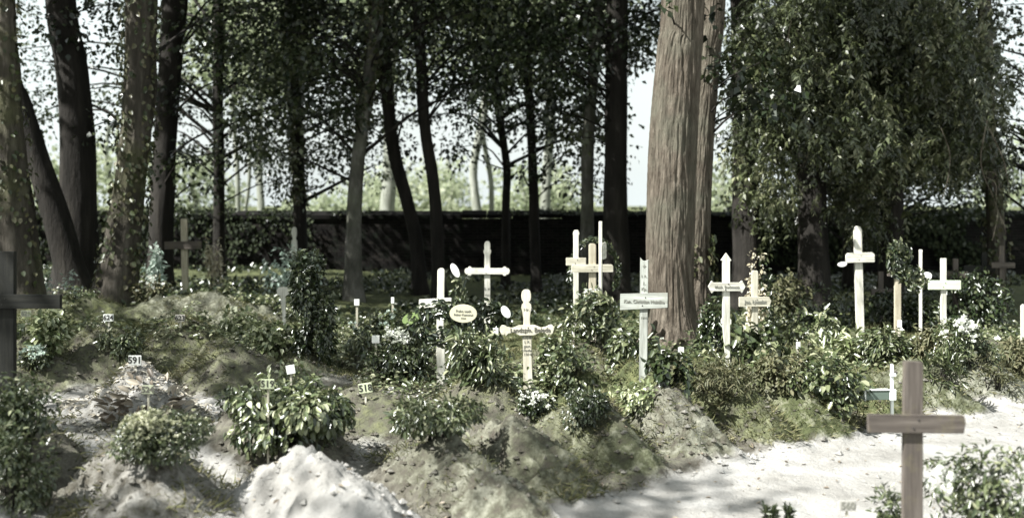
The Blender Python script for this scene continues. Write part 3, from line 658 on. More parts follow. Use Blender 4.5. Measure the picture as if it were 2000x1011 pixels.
# ------------------------------------------------------------------ plants
def one_leaf_mesh(name, mat, wid=.5, fold=.25, curl=.2):
    V, F, a = leaves(np.zeros((1, 3)), np.array([[1.0, 0, 0]]), np.array([[0, 0, 1.0]]), 1.0, wid, fold, curl, np.array([.5]))
    me = bpy.data.meshes.new(name); me.from_pydata([tuple(v) for v in V], [], [tuple(f) for f in F]); me.polygons.foreach_set('use_smooth', [True]*len(F))
    me.attributes.new('rnd', 'FLOAT', 'FACE').data.foreach_set('value', [float(mat[1])]*2); me.materials.append(M[mat[0]]); me.update(); return me
def leaf_parts(root, P, A, N, S, meshes):
    for p, a, n_, s in zip(P, norm(A), norm(N), S):
        b = np.cross(n_, a); b /= max(np.linalg.norm(b), 1e-6); n2 = np.cross(a, b)
        o = bpy.data.objects.new('leaf', random.choice(meshes)); C.objects.link(o); o.parent = root
        o.matrix_local = Matrix(((a[0]*s, b[0]*s, n2[0]*s, p[0]), (a[1]*s, b[1]*s, n2[1]*s, p[1]), (a[2]*s, b[2]*s, n2[2]*s, p[2]), (0, 0, 0, 1)))
def shrub(x0, y0, x1, y1, label, mat='shrub', ls=12, n=700, wid=.55, d=None, depth=None, name='shrub', cat='bush', droop=.35, parts=0, rag=.5, pmat=None, blooms=0, bloom='white', blpx=7, upright=0.0, top=None, group='bushes and plants on the graves', flat_=0.0, botfrac=0.0):
    """bush filling a photo box: leaves through a lumpy volume that stands on the earth"""
    w0 = wid; cx = (x0+x1)/2; foot, s = on(cx, y1-(y1-y0)*.06, d)
    w_ = (x1-x0)*s/2; h = (y1-y0)*s; dp = depth or min(w_, h*.9, .55)
    foot = Vector((foot.x, foot.y+dp*.25, foot.z)); base = np.array(foot)
    gz = float(H(foot.x, foot.y)); foot.z = gz; zt = foot.z
    root = empty(name, foot, 0, label, cat, group)
    nl_ = 18 if h > 1.4*(x1-x0)*s else 11
    lobes = [(rng.uniform(-.5, .5) if nl_ > 11 else rng.uniform(-.62, .62), rng.uniform(-.6, .5), (rng.uniform(.08, .74) if nl_ == 11 else .06+.78*_/nl_), rng.uniform(.30, .5)*(1 if nl_ == 11 else .8)) for _ in range(nl_)]
    ztop = CAMH-(y0-HY)*s*1.0; hh = max(ztop-gz, h*.7)
    P = []; O = []
    per = int(n*1.5)//nl_+1
    for lx, ly, lz, lr in lobes:
        q = rdir(per); rad = lr*(.72+.28*rng.random(per)**.5); p = q*rad[:, None]
        P.append(np.stack([(lx+p[:, 0])*w_, (ly+p[:, 1])*dp, (lz+p[:, 2]*.85)*hh], -1)); O.append(q)
    for k in range(int(6+14*rag)):                 # loose shoots that break the outline
        q = rdir(1)[0]; q[2] = abs(q[2])*.9+.15; q[1] -= .25; q /= np.linalg.norm(q); ln = rng.uniform(.85, 1.0+.35*rag); t = np.linspace(.5, 1, 9)[:, None]
        c_ = np.array([rng.uniform(-.45, .45)*w_, rng.uniform(-.3, .2)*dp, .3*hh]); pp = c_+q*np.array([w_*.75, dp, hh*.72])*t*ln; pp[:, 2] -= t[:, 0]**3*.05*hh
        P.append(pp); O.append(np.repeat(q[None], 9, 0)+rdir(9)*.8)
    P = np.concatenate(P); O = np.concatenate(O)
    P += rng.normal(0, .045, P.shape)*np.array([w_, dp, hh]); vv_ = vnoise(P[:, 0]/w_*3+foot.x*7, P[:, 2]/hh*3+foot.y*5, 66); hole = vv_ > -.17-.1*rng.random(len(P))-(.25 if rag < .2 else 0); P, O = P[hole], O[hole]
    lim = (P[:, 2] < hh*1.12) & (np.abs(P[:, 0]) < w_*1.12)
    gzs = H(P[:, 0]+foot.x, P[:, 1]+foot.y)-gz
    lim &= P[:, 2] > gzs+.01
    P, O = P[lim], O[lim]; m = len(P)
    A = O*.6+rdir(m)*.55+np.array([0, -.15, upright-droop]); N = O*.7+np.array([0, -.1, .6])+rdir(m)*.45
    S = rng.uniform(.35, 1.0, m)**.8*1.25*ls*s; wid = wid*rng.uniform(.7, 1.2, m)
    tone = np.clip(rng.random(m)*.75+.12, 0, 1)
    front = np.argsort(P[:, 1]-.4*P[:, 2])[:0]
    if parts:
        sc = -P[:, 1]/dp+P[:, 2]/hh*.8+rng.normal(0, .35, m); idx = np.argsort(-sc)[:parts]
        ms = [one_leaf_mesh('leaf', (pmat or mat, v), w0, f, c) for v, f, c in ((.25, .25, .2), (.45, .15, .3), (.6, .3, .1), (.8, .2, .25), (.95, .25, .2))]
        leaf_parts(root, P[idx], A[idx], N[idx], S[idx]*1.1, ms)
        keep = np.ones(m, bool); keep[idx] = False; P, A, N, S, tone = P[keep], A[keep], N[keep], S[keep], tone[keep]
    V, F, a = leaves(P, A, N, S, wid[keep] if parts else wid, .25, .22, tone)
    fo = fast('foliage', V, F, M[mat], root, True, {'rnd': a})
    if parts: fo['kind'] = 'stuff'
    g = Geo()
    for k in range(9):
        e = P[rng.integers(len(P))]*np.array([.8, .8, .85]); b0 = np.array([e[0]*.35+rng.normal(0, .03), e[1]*.3, -.05]); V, F = tube(smooth_path([b0, (b0+e)/2+np.array([0, 0, .04]), e], 6), np.linspace(.006, .002, 6), 5); g.add(V, F)
    g.build('stem', M['bark_dark'], root)
    if blooms: bloom_part(root, P, blooms, blpx*s, bloom, dp, hh)
    return root
def bloom_part(root, P, nb, size, mat, dp, hh):
    sc = -P[:, 1]/dp*.6+P[:, 2]/hh*1.2+rng.normal(0, .25, len(P)); idx = np.argsort(-sc)[:nb]
    g = Geo()
    for p in P[idx]:
        m = 9; q = rdir(m); q[:, 2] = np.abs(q[:, 2])
        V, F, a = simple_leaves(np.repeat(p[None], m, 0)+q*size*.1+np.array([0, -.02, .02]), q+np.array([0, -.3, .2]), q[:, ::-1]+.1, np.full(m, size*rng.uniform(.5, .8)), .8); g.add(V, F, a)
    g.build('blossom', M[mat], root)
def flower_heads(root, spots, d, rpx):
    me = None
    for (px, py) in spots:
        p = np.array(W(px, py, d))-np.array(root.location); s = rpx*d/FPX
        if me is None:
            n = 60; q = rdir(n); V, F, a = simple_leaves(q*.55, q*.5+np.cross(q, rdir(n))*.7, q, np.full(n, .75), .85, None, .1)
            f = fast('flower', V, F, M['white'], root, True, {'rnd': a}); me = f.data
        else: f = link('flower', me, None, root)
        f.location = p; f.scale = (s, s, s*.9); f.rotation_euler = (random.random(), random.random(), random.random()*6)

SH = [  # x0, y0, x1, y1, label, options
 (-60, 735, 108, 870, 'leafy bush at the left edge around the foot of the dark cross', dict(mat='shrub', ls=13, n=1500, parts=60)),
 (-50, 845, 92, 1005, 'dark low plants in the bottom left corner', dict(mat='shrub', ls=12, n=1500)),
 (180, 806, 400, 922, 'low bush of tiny pale flowers on the mound below the leaf wreath', dict(mat='shrub', ls=9, n=3600, wid=.5, blooms=190, bloom='cream', blpx=9)),
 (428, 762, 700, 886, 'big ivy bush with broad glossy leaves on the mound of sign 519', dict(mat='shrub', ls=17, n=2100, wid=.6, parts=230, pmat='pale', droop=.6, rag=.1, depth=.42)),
 (495, 712, 625, 795, 'bright leafy bush around the tilted blank sign behind 519', dict(mat='pale', ls=15, n=500, wid=.6, d=8.8)),
 (425, 772, 505, 838, 'dark fine leaved plant left of the big ivy bush', dict(mat='dark', ls=10, n=700, d=7.7)),
 (760, 785, 945, 880, 'leafy bush with narrow glossy leaves right of sign 518', dict(mat='shrub', ls=14, n=1200, wid=.45, parts=60)),
 (556, 505, 662, 722, 'tall dark columnar bush with a yellowish top', dict(mat='dark', ls=11, n=4200, d=10.9, depth=.36)),
 (432, 610, 505, 664, 'bright broad leaved bush below the broad mossy mound', dict(mat='pale', ls=11, n=420, wid=.7)),
 (490, 628, 575, 698, 'bright leafy plant left of the columnar bush', dict(mat='pale', ls=12, n=480, wid=.7)),
 (675, 602, 830, 680, 'green bush with light leaves behind the white blossom row', dict(mat='shrub', ls=11, n=1100, wid=.65, blooms=30, bloom='cyan')),
 (738, 643, 815, 684, 'row of white blossoms in front of the green bush', dict(mat='shrub', ls=9, n=320, blooms=120, d=11.0)),
 (705, 680, 862, 745, 'dark low bush behind sign 518', dict(mat='dark', ls=11, n=900, wid=.6)),
 (868, 665, 992, 800, 'tall leafy bouquet of long hanging leaves before the wreathed crosses', dict(mat='shrub', ls=18, n=620, wid=.36, parts=90, droop=.4, d=8.7, rag=1.0)),
 (1045, 660, 1195, 745, 'ivy bush right of the ornate white cross', dict(mat='shrub', ls=11, n=1100, wid=.75, parts=0)),
 (1098, 568, 1215, 665, 'bush with white flowers around the feet of the three close crosses', dict(mat='shrub', ls=13, n=1000, blooms=26, d=11.6)),
 (1180, 630, 1300, 720, 'leafy bush behind the grey lettered cross', dict(mat='shrub', ls=15, n=700, wid=.5, blooms=10, d=10.6)),
 (1268, 690, 1345, 755, 'dark broad leaved plant at the foot of the biggest trunk', dict(mat='dark', ls=17, n=320, wid=.7)),
 (1010, 768, 1090, 822, 'small pot of white flowers at the foot of the ornate cross', dict(mat='dark', ls=9, n=500, blooms=45)),
 (1088, 752, 1198, 824, 'dark clipped low bush above the path', dict(mat='dark', ls=8, n=1500)),
 (1185, 752, 1305, 815, 'light leaved low plant right of the dark clipped bush', dict(mat='pale', ls=12, n=520, wid=.6)),
 (1325, 715, 1475, 797, 'yellowish grassy fern clump below the pointed white cross', dict(mat='olive', ls=15, n=1100, wid=.2, droop=.05, rag=.7)),
 (1352, 590, 1425, 735, 'dark ivy bush at the right foot of the big trunks', dict(mat='dark', ls=12, n=1100, d=11.2, depth=.3)),
 (1420, 640, 1545, 735, 'bush with large round pale leaves right of the pointed white cross', dict(mat='shrub', ls=17, n=560, wid=.8, parts=60, blooms=8)),
 (1470, 690, 1585, 768, 'olive leafy bush left of the big bank of bushes', dict(mat='olive', ls=11, n=900, wid=.6)),
 (1530, 690, 1705, 795, 'large bush bank with glossy leaves above the path', dict(mat='shrub', ls=14, n=1500, wid=.65, parts=70)),
 (1450, 503, 1500, 600, 'dry pale flowering vine climbing behind the small name cross', dict(mat='vine', ls=8, n=650, d=12.2, depth=.18, name='flowering_vine', cat='vine')),
 (1480, 520, 1530, 640, 'dark leafy vine right of the small name cross', dict(mat='dark', ls=9, n=600, d=12.6, depth=.2)),
 (1585, 655, 1705, 715, 'palm like plant with long pale leaflets under the tall white cross', dict(mat='pale', ls=26, n=260, wid=.26, droop=.2)),
 (1535, 612, 1660, 680, 'leafy plant with a few large white leaves behind the palm like plant', dict(mat='shrub', ls=14, n=600, wid=.6, blooms=9, d=12.4)),
 (1690, 640, 1800, 715, 'low leafy plant at the foot of the wreathed brown post', dict(mat='shrub', ls=13, n=700, wid=.4, blooms=5)),
 (1785, 635, 1855, 715, 'yellowish leafy plant right of the narrow white post', dict(mat='olive', ls=14, n=520, wid=.4)),
 (1835, 632, 1965, 722, 'dense small leaved bush topped with white flowers near the right edge', dict(mat='shrub', ls=9, n=2000, wid=.4, blooms=34, blpx=11)),
 (1800, 690, 1880, 765, 'spiky narrow leaved plant behind the foreground cross', dict(mat='shrub', ls=18, n=420, wid=.2, upright=.6)),
 (1930, 665, 2040, 730, 'yellow green leafy plant at the right edge', dict(mat='olive', ls=12, n=700, wid=.4)),
 (1905, 700, 1990, 765, 'small grassy tuft on the mound at the right edge', dict(mat='olive', ls=14, n=360, wid=.18, upright=.4)),
 (38, 615, 125, 690, 'broad leaved plant behind the dark cross', dict(mat='pale', ls=16, n=420, wid=.6)),
 (36, 680, 105, 722, 'white flowering low plant right of the dark cross', dict(mat='shrub', ls=9, n=420, blooms=60, bloom='cyan')),
 (180, 642, 285, 705, 'dark small leaved plant below sign 624', dict(mat='shrub', ls=9, n=900)),
 (85, 540, 160, 580, 'leafy plant in sunlit colours between the left edge tree and the ivy tree', dict(mat='cyan', ls=9, n=320, d=15.2)),
 (255, 545, 345, 585, 'yellowish low plant beside the ivy clad tree', dict(mat='olive', ls=9, n=520, d=15.3, blooms=14)),
 (285, 482, 325, 560, 'sapling in sunlit colours left of the brown cross under the trees', dict(mat='cyan', ls=11, n=260, d=16.5, depth=.15, cat='sapling', name='sapling')),
 (398, 462, 438, 535, 'thin sapling in sunlit colours right of the brown cross under the trees', dict(mat='vine', ls=9, n=150, d=19, depth=.15, cat='sapling', name='sapling')),  # sunlight on the sapling is put into its pale leaf colour
 (510, 480, 640, 520, 'low plants in sunlit colours around the foot of the carved white post', dict(mat='cyan', ls=10, n=300, d=19, depth=.3)),
 (1500, 520, 1580, 585, 'bright green bush in the sun under the drooping evergreen', dict(mat='olive', ls=11, n=700, d=15.6)),
 (1850, 540, 1995, 630, 'dark undergrowth bush below the bare twigs', dict(mat='dark', ls=11, n=1200, d=14.5)),
 (1545, 560, 1700, 640, 'dark undergrowth bush below the drooping evergreen', dict(mat='dark', ls=11, n=1000, d=14.2)),
 (1700, 575, 1850, 640, 'dark undergrowth bush behind the wreathed brown post', dict(mat='dark', ls=11, n=900, d=14.6)),
 (1805, 892, 2060, 1045, 'big bush with round white flowers beside the foreground cross', dict(mat='shrub', ls=17, n=1800, wid=.38, parts=110, d=5.7, depth=.4)),
 (1705, 958, 1775, 1030, 'small grey green plant left of the foreground cross', dict(mat='shrub', ls=14, n=260, wid=.35, d=6.0, upright=.3)),
]
SHO = {}
for x0, y0, x1, y1, lab, kw in SH: SHO[lab] = shrub(x0, y0, x1, y1, lab, **kw)
flower_heads(SHO['big bush with round white flowers beside the foreground cross'], [(1856, 930), (1818, 945), (1851, 951), (1836, 918)], 5.55, 10)
for k, px in enumerate((1497, 1512, 1540)):
    shrub(px-8, 988, px+10, 1030, 'tiny sprig poking up at the bottom edge, %s' % ('leftmost of three', 'middle one of three', 'rightmost of three')[k], mat='dark', ls=12, n=24, wid=.3, d=6.1, depth=.05, upright=.8, name='sprig', cat='plant', group='tiny sprigs at the bottom edge')

# leaf wreath lying on the mound below sign 591: every large leaf its own piece
def leaf_wreath(x0, y0, x1, y1, label, n, ls, mat='dry'):
    foot, s = on((x0+x1)/2, (y0+y1)/2); w_ = (x1-x0)*s/2
    root = empty('leaf_wreath', foot, 0, label, 'wreath')
    th = rng.uniform(0, 2*np.pi, n); r = rng.uniform(.3, .95, n)*w_
    P = np.stack([np.cos(th)*r, np.sin(th)*r*.75, np.zeros(n)], -1); P[:, 2] = H(P[:, 0]+foot.x, P[:, 1]+foot.y)-foot.z+rng.uniform(.02, .13, n)
    A = np.stack([np.cos(th+.7), np.sin(th+.7), rng.uniform(.1, .9, n)], -1)+rdir(n)*.4; N = np.stack([-.2*np.ones(n), -.5*np.ones(n), np.ones(n)], -1)+rdir(n)*1.0
    ms = [one_leaf_mesh('leaf', (mat, v), .42, f, c) for v, f, c in ((.2, .3, .2), (.4, .2, .3), (.6, .3, .1), (.8, .2, .25), (.95, .2, .2))]
    leaf_parts(root, P, A, N, rng.uniform(.7, 1.2, n)*ls*s, ms); return root
leaf_wreath(200, 775, 385, 850, 'wreath of large laurel leaves turning brown on the pale mound', 85, 27)
# strewn leaves on mound 591
mi = 13; mx, my, L, Wd = ML[mi][:4]; n = 1300; u = rng.uniform(-.9, .9, n)*L; v = rng.uniform(-.9, .9, n)*Wd; x = mx+u*AX[0]-v*AX[1]; y = my+u*AX[1]+v*AX[0]
V, F, a = leaves(np.stack([x, y, H(x, y)+.012], -1), rdir(n)*np.array([1, 1, .2]), np.array([0, 0, 1.0])+rdir(n)*.35, rng.uniform(.025, .07, n), .5, .25, .15, np.clip(rng.random(n)*.6+.4, 0, 1))
tag(fast('strewn_leaves', V, F, M['straw'], None, True, {'rnd': a}), 'withered pale leaves strewn over the mound of sign 591', None, None, 'stuff')

# ------------------------------------------------------------------ crosses
def plank(name, outline, th, mat, parent, y=0.0, bev=.0035):
    """outline [(x,z)] extruded by th in y, edges bevelled"""
    bm = bmesh.new(); f = [bm.verts.new((x, -th/2, z)) for x, z in outline]; b = [bm.verts.new((x, th/2, z)) for x, z in outline]; n = len(f)
    bm.faces.new(f); bm.faces.new(b[::-1])
    for i in range(n): bm.faces.new((f[(i+1) % n], f[i], b[i], b[(i+1) % n]))
    bmesh.ops.recalc_face_normals(bm, faces=bm.faces)
    bmesh.ops.bevel(bm, geom=[e for e in bm.edges if len(e.link_faces) == 2 and (e.calc_face_angle(0) > .5)], offset=bev, segments=2, affect='EDGES', clamp_overlap=True)
    me = bpy.data.meshes.new(name); bm.to_mesh(me); bm.free()
    o = link(name, me, mat, parent); o.location = (0, y, 0); return o
def text(s, size, mat, parent, loc, name='lettering', bold=.0, sx=1.0):
    cu = bpy.data.curves.new(name, 'FONT'); cu.body = s; cu.size = size; cu.align_x = 'CENTER'; cu.align_y = 'CENTER'; cu.extrude = .0012; cu.offset = bold*size; cu.resolution_u = 3
    t = bpy.data.objects.new(name, cu); C.objects.link(t); dg = bpy.context.evaluated_depsgraph_get(); dg.update()
    me = bpy.data.meshes.new_from_object(t.evaluated_get(dg)); bpy.data.objects.remove(t); me.name = name; me.materials.clear()
    o = link(name, me, mat, parent); o.location = loc; o.rotation_euler = (R(90), 0, 0); o.scale = (sx, 1, 1); return o
def rect(x0, x1, z0, z1, c=0): return [(x0, z0), (x1, z0), (x1, z1-c), (x1-c, z1), (x0+c, z1), (x0, z1-c)] if c else [(x0, z0), (x1, z0), (x1, z1), (x0, z1)]
def rtop(x0, x1, z0, z1, rz): return [(x0, z0), (x1, z0)]+[((x0+x1)/2+(x1-x0)/2*math.cos(R(a)), z1-rz+rz*math.sin(R(a))) for a in range(0, 181, 30)]
def arc(cx, cz, rx, rz, a0, a1, n): return [(cx+rx*math.cos(R(a0+(a1-a0)*i/n)), cz+rz*math.sin(R(a0+(a1-a0)*i/n))) for i in range(n+1)]
def mirror(pts): return pts+[(-x, z) for x, z in reversed(pts)]           # right half, bottom to top -> closed outline
GC = 'wooden crosses on the graves'
NAIL = bpy.data.meshes.new('nail'); NAIL.from_pydata([(.005*math.cos(a*1.047), -.003, .005*math.sin(a*1.047)) for a in range(6)]+[(.007*math.cos(a*1.047), .002, .007*math.sin(a*1.047)) for a in range(6)], [], [tuple(range(6))]+[(i, (i+1) % 6, 6+(i+1) % 6, 6+i) for i in range(6)]); NAIL.update()
def cross(label, px, by, wood, post, arm, yaw=0, tilt=0, th=5, d=None, group=GC, order=1, arm_wood=None, armth=None):
    """post, arm: outlines in photo pixels from the foot (x right, z up)"""
    foot, s = on(px, by, d); foot.z = CAMH-(by-HY)*s if d is None else foot.z
    dz = (CAMH-(by-HY)*s)-foot.z                     # the foot may be hidden: lift the marks to where the photo has them
    root = empty('grave_cross', foot, R(yaw), label, 'cross', group, 0, R(tilt))
    sc = lambda o: [(x*s, (z*s+dz) if z > -5 else -.25) for x, z in o]
    t = th*s
    plank('post', sc(post), t, WOOD[wood, 'Z'], root)
    if arm:
        zs = [q[1] for q in arm]; zm = (min(zs)+max(zs))/2*s+dz; hh = (max(zs)-min(zs))*s*.22
        for sx in (-1, 1):
            nl = link('nail', NAIL, M['ink'], root); nl.location = (sx*.014, -order*(t*.5+(armth or th*.8)*s-.003), zm+sx*hh)
    if arm: plank('crossbar', sc(arm), (armth or th*.8)*s, WOOD[arm_wood or wood, 'X'], root, -order*(t*.5+(armth or th*.8)*s*.5-.004))
    return root, s, dz, -order*(t*.5+(armth or th*.8)*s-.002)-.0015
bar = lambda w_, z: rect(-w_/2, w_/2, -40, z, 0)

# 1 left edge dark cross
r0, s, dz, yf = cross('big dark cross cut by the left edge of the view', 14, 745, 'dark', rect(-17, 16, -40, 254), rect(-112, 110, 144, 171), 0, 0, 12, d=9.0)
# 2 brown cross under trees
cross('plain brown cross on the broad mossy mound under the trees', 362, 574, 'tan', rect(-6, 6, -40, 147), rect(-37, 35, 88, 103), 0, -1, 6, arm_wood='brown')
# 4 white cross with slanting arm
cross('white cross with a slanting crossbar wreathed on its left', 860, 694, 'white', rtop(-8, 6, -40, 171, 6), [(-43, 91), (21, 99), (21, 114), (-43, 109)], -6, 1, 6)
# 5 knobbed white cross
hp = [(6, -40), (5.5, 175), (7, 178), (7.5, 183), (5.5, 186), (6, 190), (5.5, 197), (3, 201)]
ha = mirror([(0, 138)])
def knob_arm(L, z, h): 
    q = [(L-14, z-h*.5), (L-12, z-h*.72), (L-8, z-h*.75), (L-6, z-h*.5), (L-3, z-h*.5), (L, z-h*.2), (L, z+h*.2), (L-3, z+h*.5), (L-6, z+h*.5), (L-8, z+h*.75), (L-12, z+h*.72), (L-14, z+h*.5)]
    return q+[(-x, zz) for x, zz in reversed(q)]
r0, s, dz, yf = cross('white cross with knobbed ends wreathed on its foot', 952, 672, 'white', mirror(hp), knob_arm(44, 143, 12), -3, 0, 6)
text('E. K.', 7*s, M['inkgrey'], r0, (0, yf+.03, 108*s+dz)); text('1914', 6*s, M['inkgrey'], r0, (0, yf+.03, 96*s+dz))
# 6 ornate white cross
hp = [(10, -40), (9, 30), (8.5, 90), (9, 120), (10, 128), (7, 138), (6.5, 150), (8, 162), (10, 172), (9, 178), (5, 182), (8.5, 186), (9.5, 192), (9.5, 198), (8, 204), (4, 207)]
qa = [(14, 118), (26, 124), (36, 122), (41, 117), (43, 121), (46, 119), (50, 121), (53, 128), (53, 134), (49, 139), (43, 138), (38, 135), (28, 133), (16, 138)]
r0, s, dz, yf = cross('ornate cream cross with wavy crossbar lettered in black', 1032, 772, 'cream', mirror(hp), qa+[(-x, z) for x, z in reversed(qa)], -5, -1.2, 6, arm_wood='cream')
t = text('Landstm. Beleda', 13*s, M['inkmid'], r0, (7*s, yf, 128.5*s+dz), bold=.004, sx=.92)
for z, q in ((113, 'R. I. P.'), (105, 'I. R.'), (97, 'gest.'), (89, 'Novbr.'), (81, '1914')): text(q, 7.5*s, M['inkgrey'], r0, (0, -3*s-.0025, z*s+dz))
text('Nr.', 8*s, M['inkgrey'], r0, (0, -3*s-.0025, 168*s+dz))
# 7-9 the three close crosses
cross('narrow white cross with short crossbar, left of the three close together', 1125, 610, 'white', [(-5, -40), (5, -40), (5, 150), (7, 154), (4, 161), (-3, 161), (-6, 154), (-5, 150)], rect(-20, 19, 92, 107), 3, 0, 6, d=12.4, arm_wood='cream')
cross('bare tan cross with wide crossbar, middle of the three close together', 1157, 640, 'tan', rtop(-7, 7, -40, 165, 4), rect(-42, 40, 109, 124, 3), 4, 0, 6, d=12.2, arm_wood='cream')
cross('tallest narrow white cross seen edge on, right of the three close together', 1173, 652, 'white', rect(-5, 5, -40, 220), rect(-30, 30, 146, 178, 4), 76, 0, 6, d=11.8)
# 10 grey lettered cross before the big trunk
r0, s, dz, yf = cross('grey cross with a broad lettered crossbar before the biggest trunk', 1256, 742, 'grey', [(-8, -40), (8, -40), (8, 236), (3, 233), (-2, 233), (-6, 237), (-8, 240)], [(-46, 136), (46, 143), (46, 172), (-46, 168)], -8, .6, 6)
text('Kan. Christian Heinike', 9.5*s, M['inkgrey'], r0, (0, yf, 154*s+dz), bold=.01, sx=.9)
for z, q, k in ((222, '+', 13), (203, 'I. R.', 7), (189, '1.', 9), (178, 'Kp.', 8), (122, '1914', 6)): text(q, k*s, M['inkgrey'], r0, (0, -3*s-.0025, z*s+dz), bold=.01)
# 11 pointed white cross
hp = [(7, -40), (7, 98), (9.5, 101), (9.5, 108), (7, 111), (7, 222), (10, 224), (0.01, 238)]
r0, s, dz, yf = cross('white cross with pointed top and arrow ended crossbar', 1418, 732, 'white', mirror(hp)[:-1], [(-26, 164), (26, 164), (30, 160), (37, 173), (30, 185), (26, 181), (-26, 181), (-30, 185), (-37, 173), (-30, 160)], 4, 0, 6)
text('Musk. Buchmann', 8*s, M['inkgrey'], r0, (0, yf, 172.5*s+dz), bold=.01, sx=.9)
# 12 small name cross
r0, s, dz, yf = cross('small cream cross with lettered crossbar in front of the dry vine', 1474, 668, 'cream', rect(-6, 6, -40, 140, 2), [(-33, 70), (27, 70), (31, 80), (27, 89), (-33, 89)], 5, 0, 6, d=11.2)
text('Jos. Nuszlat', 10*s, M['inkgrey'], r0, (-1*s, yf, 79.5*s+dz), bold=.015, sx=.92)
# 13 tall white cross
cross('tall white cross with short rounded crossbar leaning slightly left', 1681, 664, 'white', rtop(-8, 7, -40, 223, 8), rect(-27, 29, 152, 171, 4), 3, -1.6, 6, armth=6)
# 14 brown wreathed post
cross('brown cross almost hidden by the dark wreath hung on it', 1753, 667, 'tan', rect(-6, 6, -40, 150), rect(-22, 22, 128, 140), 2, 0, 6, arm_wood='brown')
# 15 edge on white
cross('narrow white cross seen edge on right of the wreathed brown cross', 1798, 668, 'white', rtop(-5, 5, -40, 181, 6), rect(-34, 34, 118, 133), 68, 0, 6)
# 16
cross('pale green white cross with plain wide crossbar on the right', 1842, 655, 'white', rect(-5, 6, -40, 151), rect(-31, 33, 90, 108), 2, 0, 5, d=12.0, arm_wood='green')
# 17.. shaded ones behind
cross('dim brown cross in the shade left of the wreathed brown cross', 1720, 605, 'brown', rect(-5, 5, -40, 75), rect(-20, 22, 28, 42), 0, 0, 5, d=15.5)
cross('dim brown cross in the shade behind the pale green white cross', 1866, 610, 'brown', rect(-5, 5, -40, 105), rect(-20, 22, 68, 80), 0, 0, 5, d=15.0)
cross('dark cross with wide crossbar in deep shade left of the hanging twigs', 1922, 590, 'dark', rect(-5, 5, -40, 98), rect(-42, 20, 60, 72), 0, 0, 5, d=16.2)
cross('dim olive cross in deep shade below the hanging twigs', 1956, 585, 'brown', rect(-5, 5, -40, 105), rect(-22, 24, 62, 73), 0, 0, 5, d=16.0)
# 20 foreground cross
cross('brown plank cross in the right foreground cut by the bottom edge', 1781, 1090, 'brown', [(-20, -40), (20, -40), (18.5, 250), (18, 384), (-18, 386), (-19, 250)], [(-92, 249), (94, 247), (98, 266), (95, 282), (-93, 284)], 1.5, .3, 13, d=5.55, armth=11)
# carved white post, head board, plates on the wall side
def post_thing(name, label, px, by, d, outline, mat, cat, th=5, group=None):
    foot, s = on(px, by, d); dz = (CAMH-(by-HY)*s)-foot.z; root = empty(name, foot, 0, label, cat, group)
    plank('board', [(x*s, (z*s+dz) if z > -5 else -.2) for x, z in outline], th*s, mat, root); return root, s, dz
post_thing('carved_post', 'slim carved white post in the ivy curtain', 575, 512, 19.5, mirror([(4, -40), (5, 10), (6, 28), (5, 42), (2.5, 46), (4, 50), (5, 58), (4, 66), (1, 69)]), WOOD['white', 'Z'], 'grave post')
post_thing('head_board', 'pale green round topped head board above the columnar bush', 597, 530, 16.5, rtop(-9, 9, -40, 35, 9), WOOD['green', 'Z'], 'head board')
post_thing('grave_post', 'white capped short post left of the columnar bush', 553, 600, 14.0, mirror([(5, -40), (5, 22), (11, 25), (12, 34), (9, 39), (0.01, 40)])[:-1], WOOD['white', 'Z'], 'grave post')
post_thing('grave_post', 'low white tablet post before the wreathed slanting cross', 861, 694, 10.4, mirror([(8, -40), (8, 30), (7, 50), (5, 52)]), WOOD['white', 'Z'], 'grave post')
post_thing('head_board', 'white tip of a head board at the right edge', 2000, 620, 12.8, rect(-6, 6, -40, 26, 3), WOOD['white', 'Z'], 'head board')

# ------------------------------------------------------------------ wreaths and plaques
def hung_wreath(label, px, py, d, rx, rz, n, ls, mat='dark', tube_r=.3, a0=0, a1=360, name='hanging_wreath'):
    c = W(px, py, d); s = d/FPX; root = empty(name, c, 0, label, 'wreath', 'wreaths hung on crosses')
    th = np.radians(rng.uniform(a0, a1, n)); q = rdir(n)*rng.random((n, 1))**.5*tube_r*rx*s
    P = np.stack([np.cos(th)*rx*s, np.zeros(n), np.sin(th)*rz*s], -1)+q*np.array([1, .7, 1]); P[:, 1] -= .03
    A = np.stack([-np.sin(th), np.zeros(n)-.3, np.cos(th)], -1)+rdir(n)*.8; N = np.array([0, -1, .4])+rdir(n)*.6
    V, F, a = leaves(P, A, N, rng.uniform(.7, 1.2, n)*ls*s, .5, .25, .2); fast('foliage', V, F, M[mat], root, True, {'rnd': a}); return root
hung_wreath('dark wreath hung on the slanting white cross', 855, 632, 10.15, 44, 26, 520, 13, tube_r=.5)
hung_wreath('dark wreath hung low on the knobbed white cross', 957, 622, 10.75, 26, 22, 420, 13, tube_r=.75)
hung_wreath('thin dark garland arching over the tan cross of the three', 1160, 530, 12.6, 46, 62, 620, 8, tube_r=.14, a0=-35, a1=215)
hung_wreath('bushy wreath with white bows at the feet of the three close crosses', 1165, 610, 11.2, 28, 24, 420, 14, 'shrub', tube_r=.6)
hung_wreath('thick dark wreath hung on the top of the brown cross', 1754, 508, 11.3, 13, 24, 900, 10, 'dark', tube_r=1.15)
hung_wreath('small leafy wreath on the narrow edge on cross', 1783, 545, 11.3, 14, 16, 260, 10, 'shrub', tube_r=.8)
hung_wreath('drooping flower spray left of the knobbed white cross', 897, 570, 10.6, 8, 26, 90, 11, 'shrub', tube_r=.9)
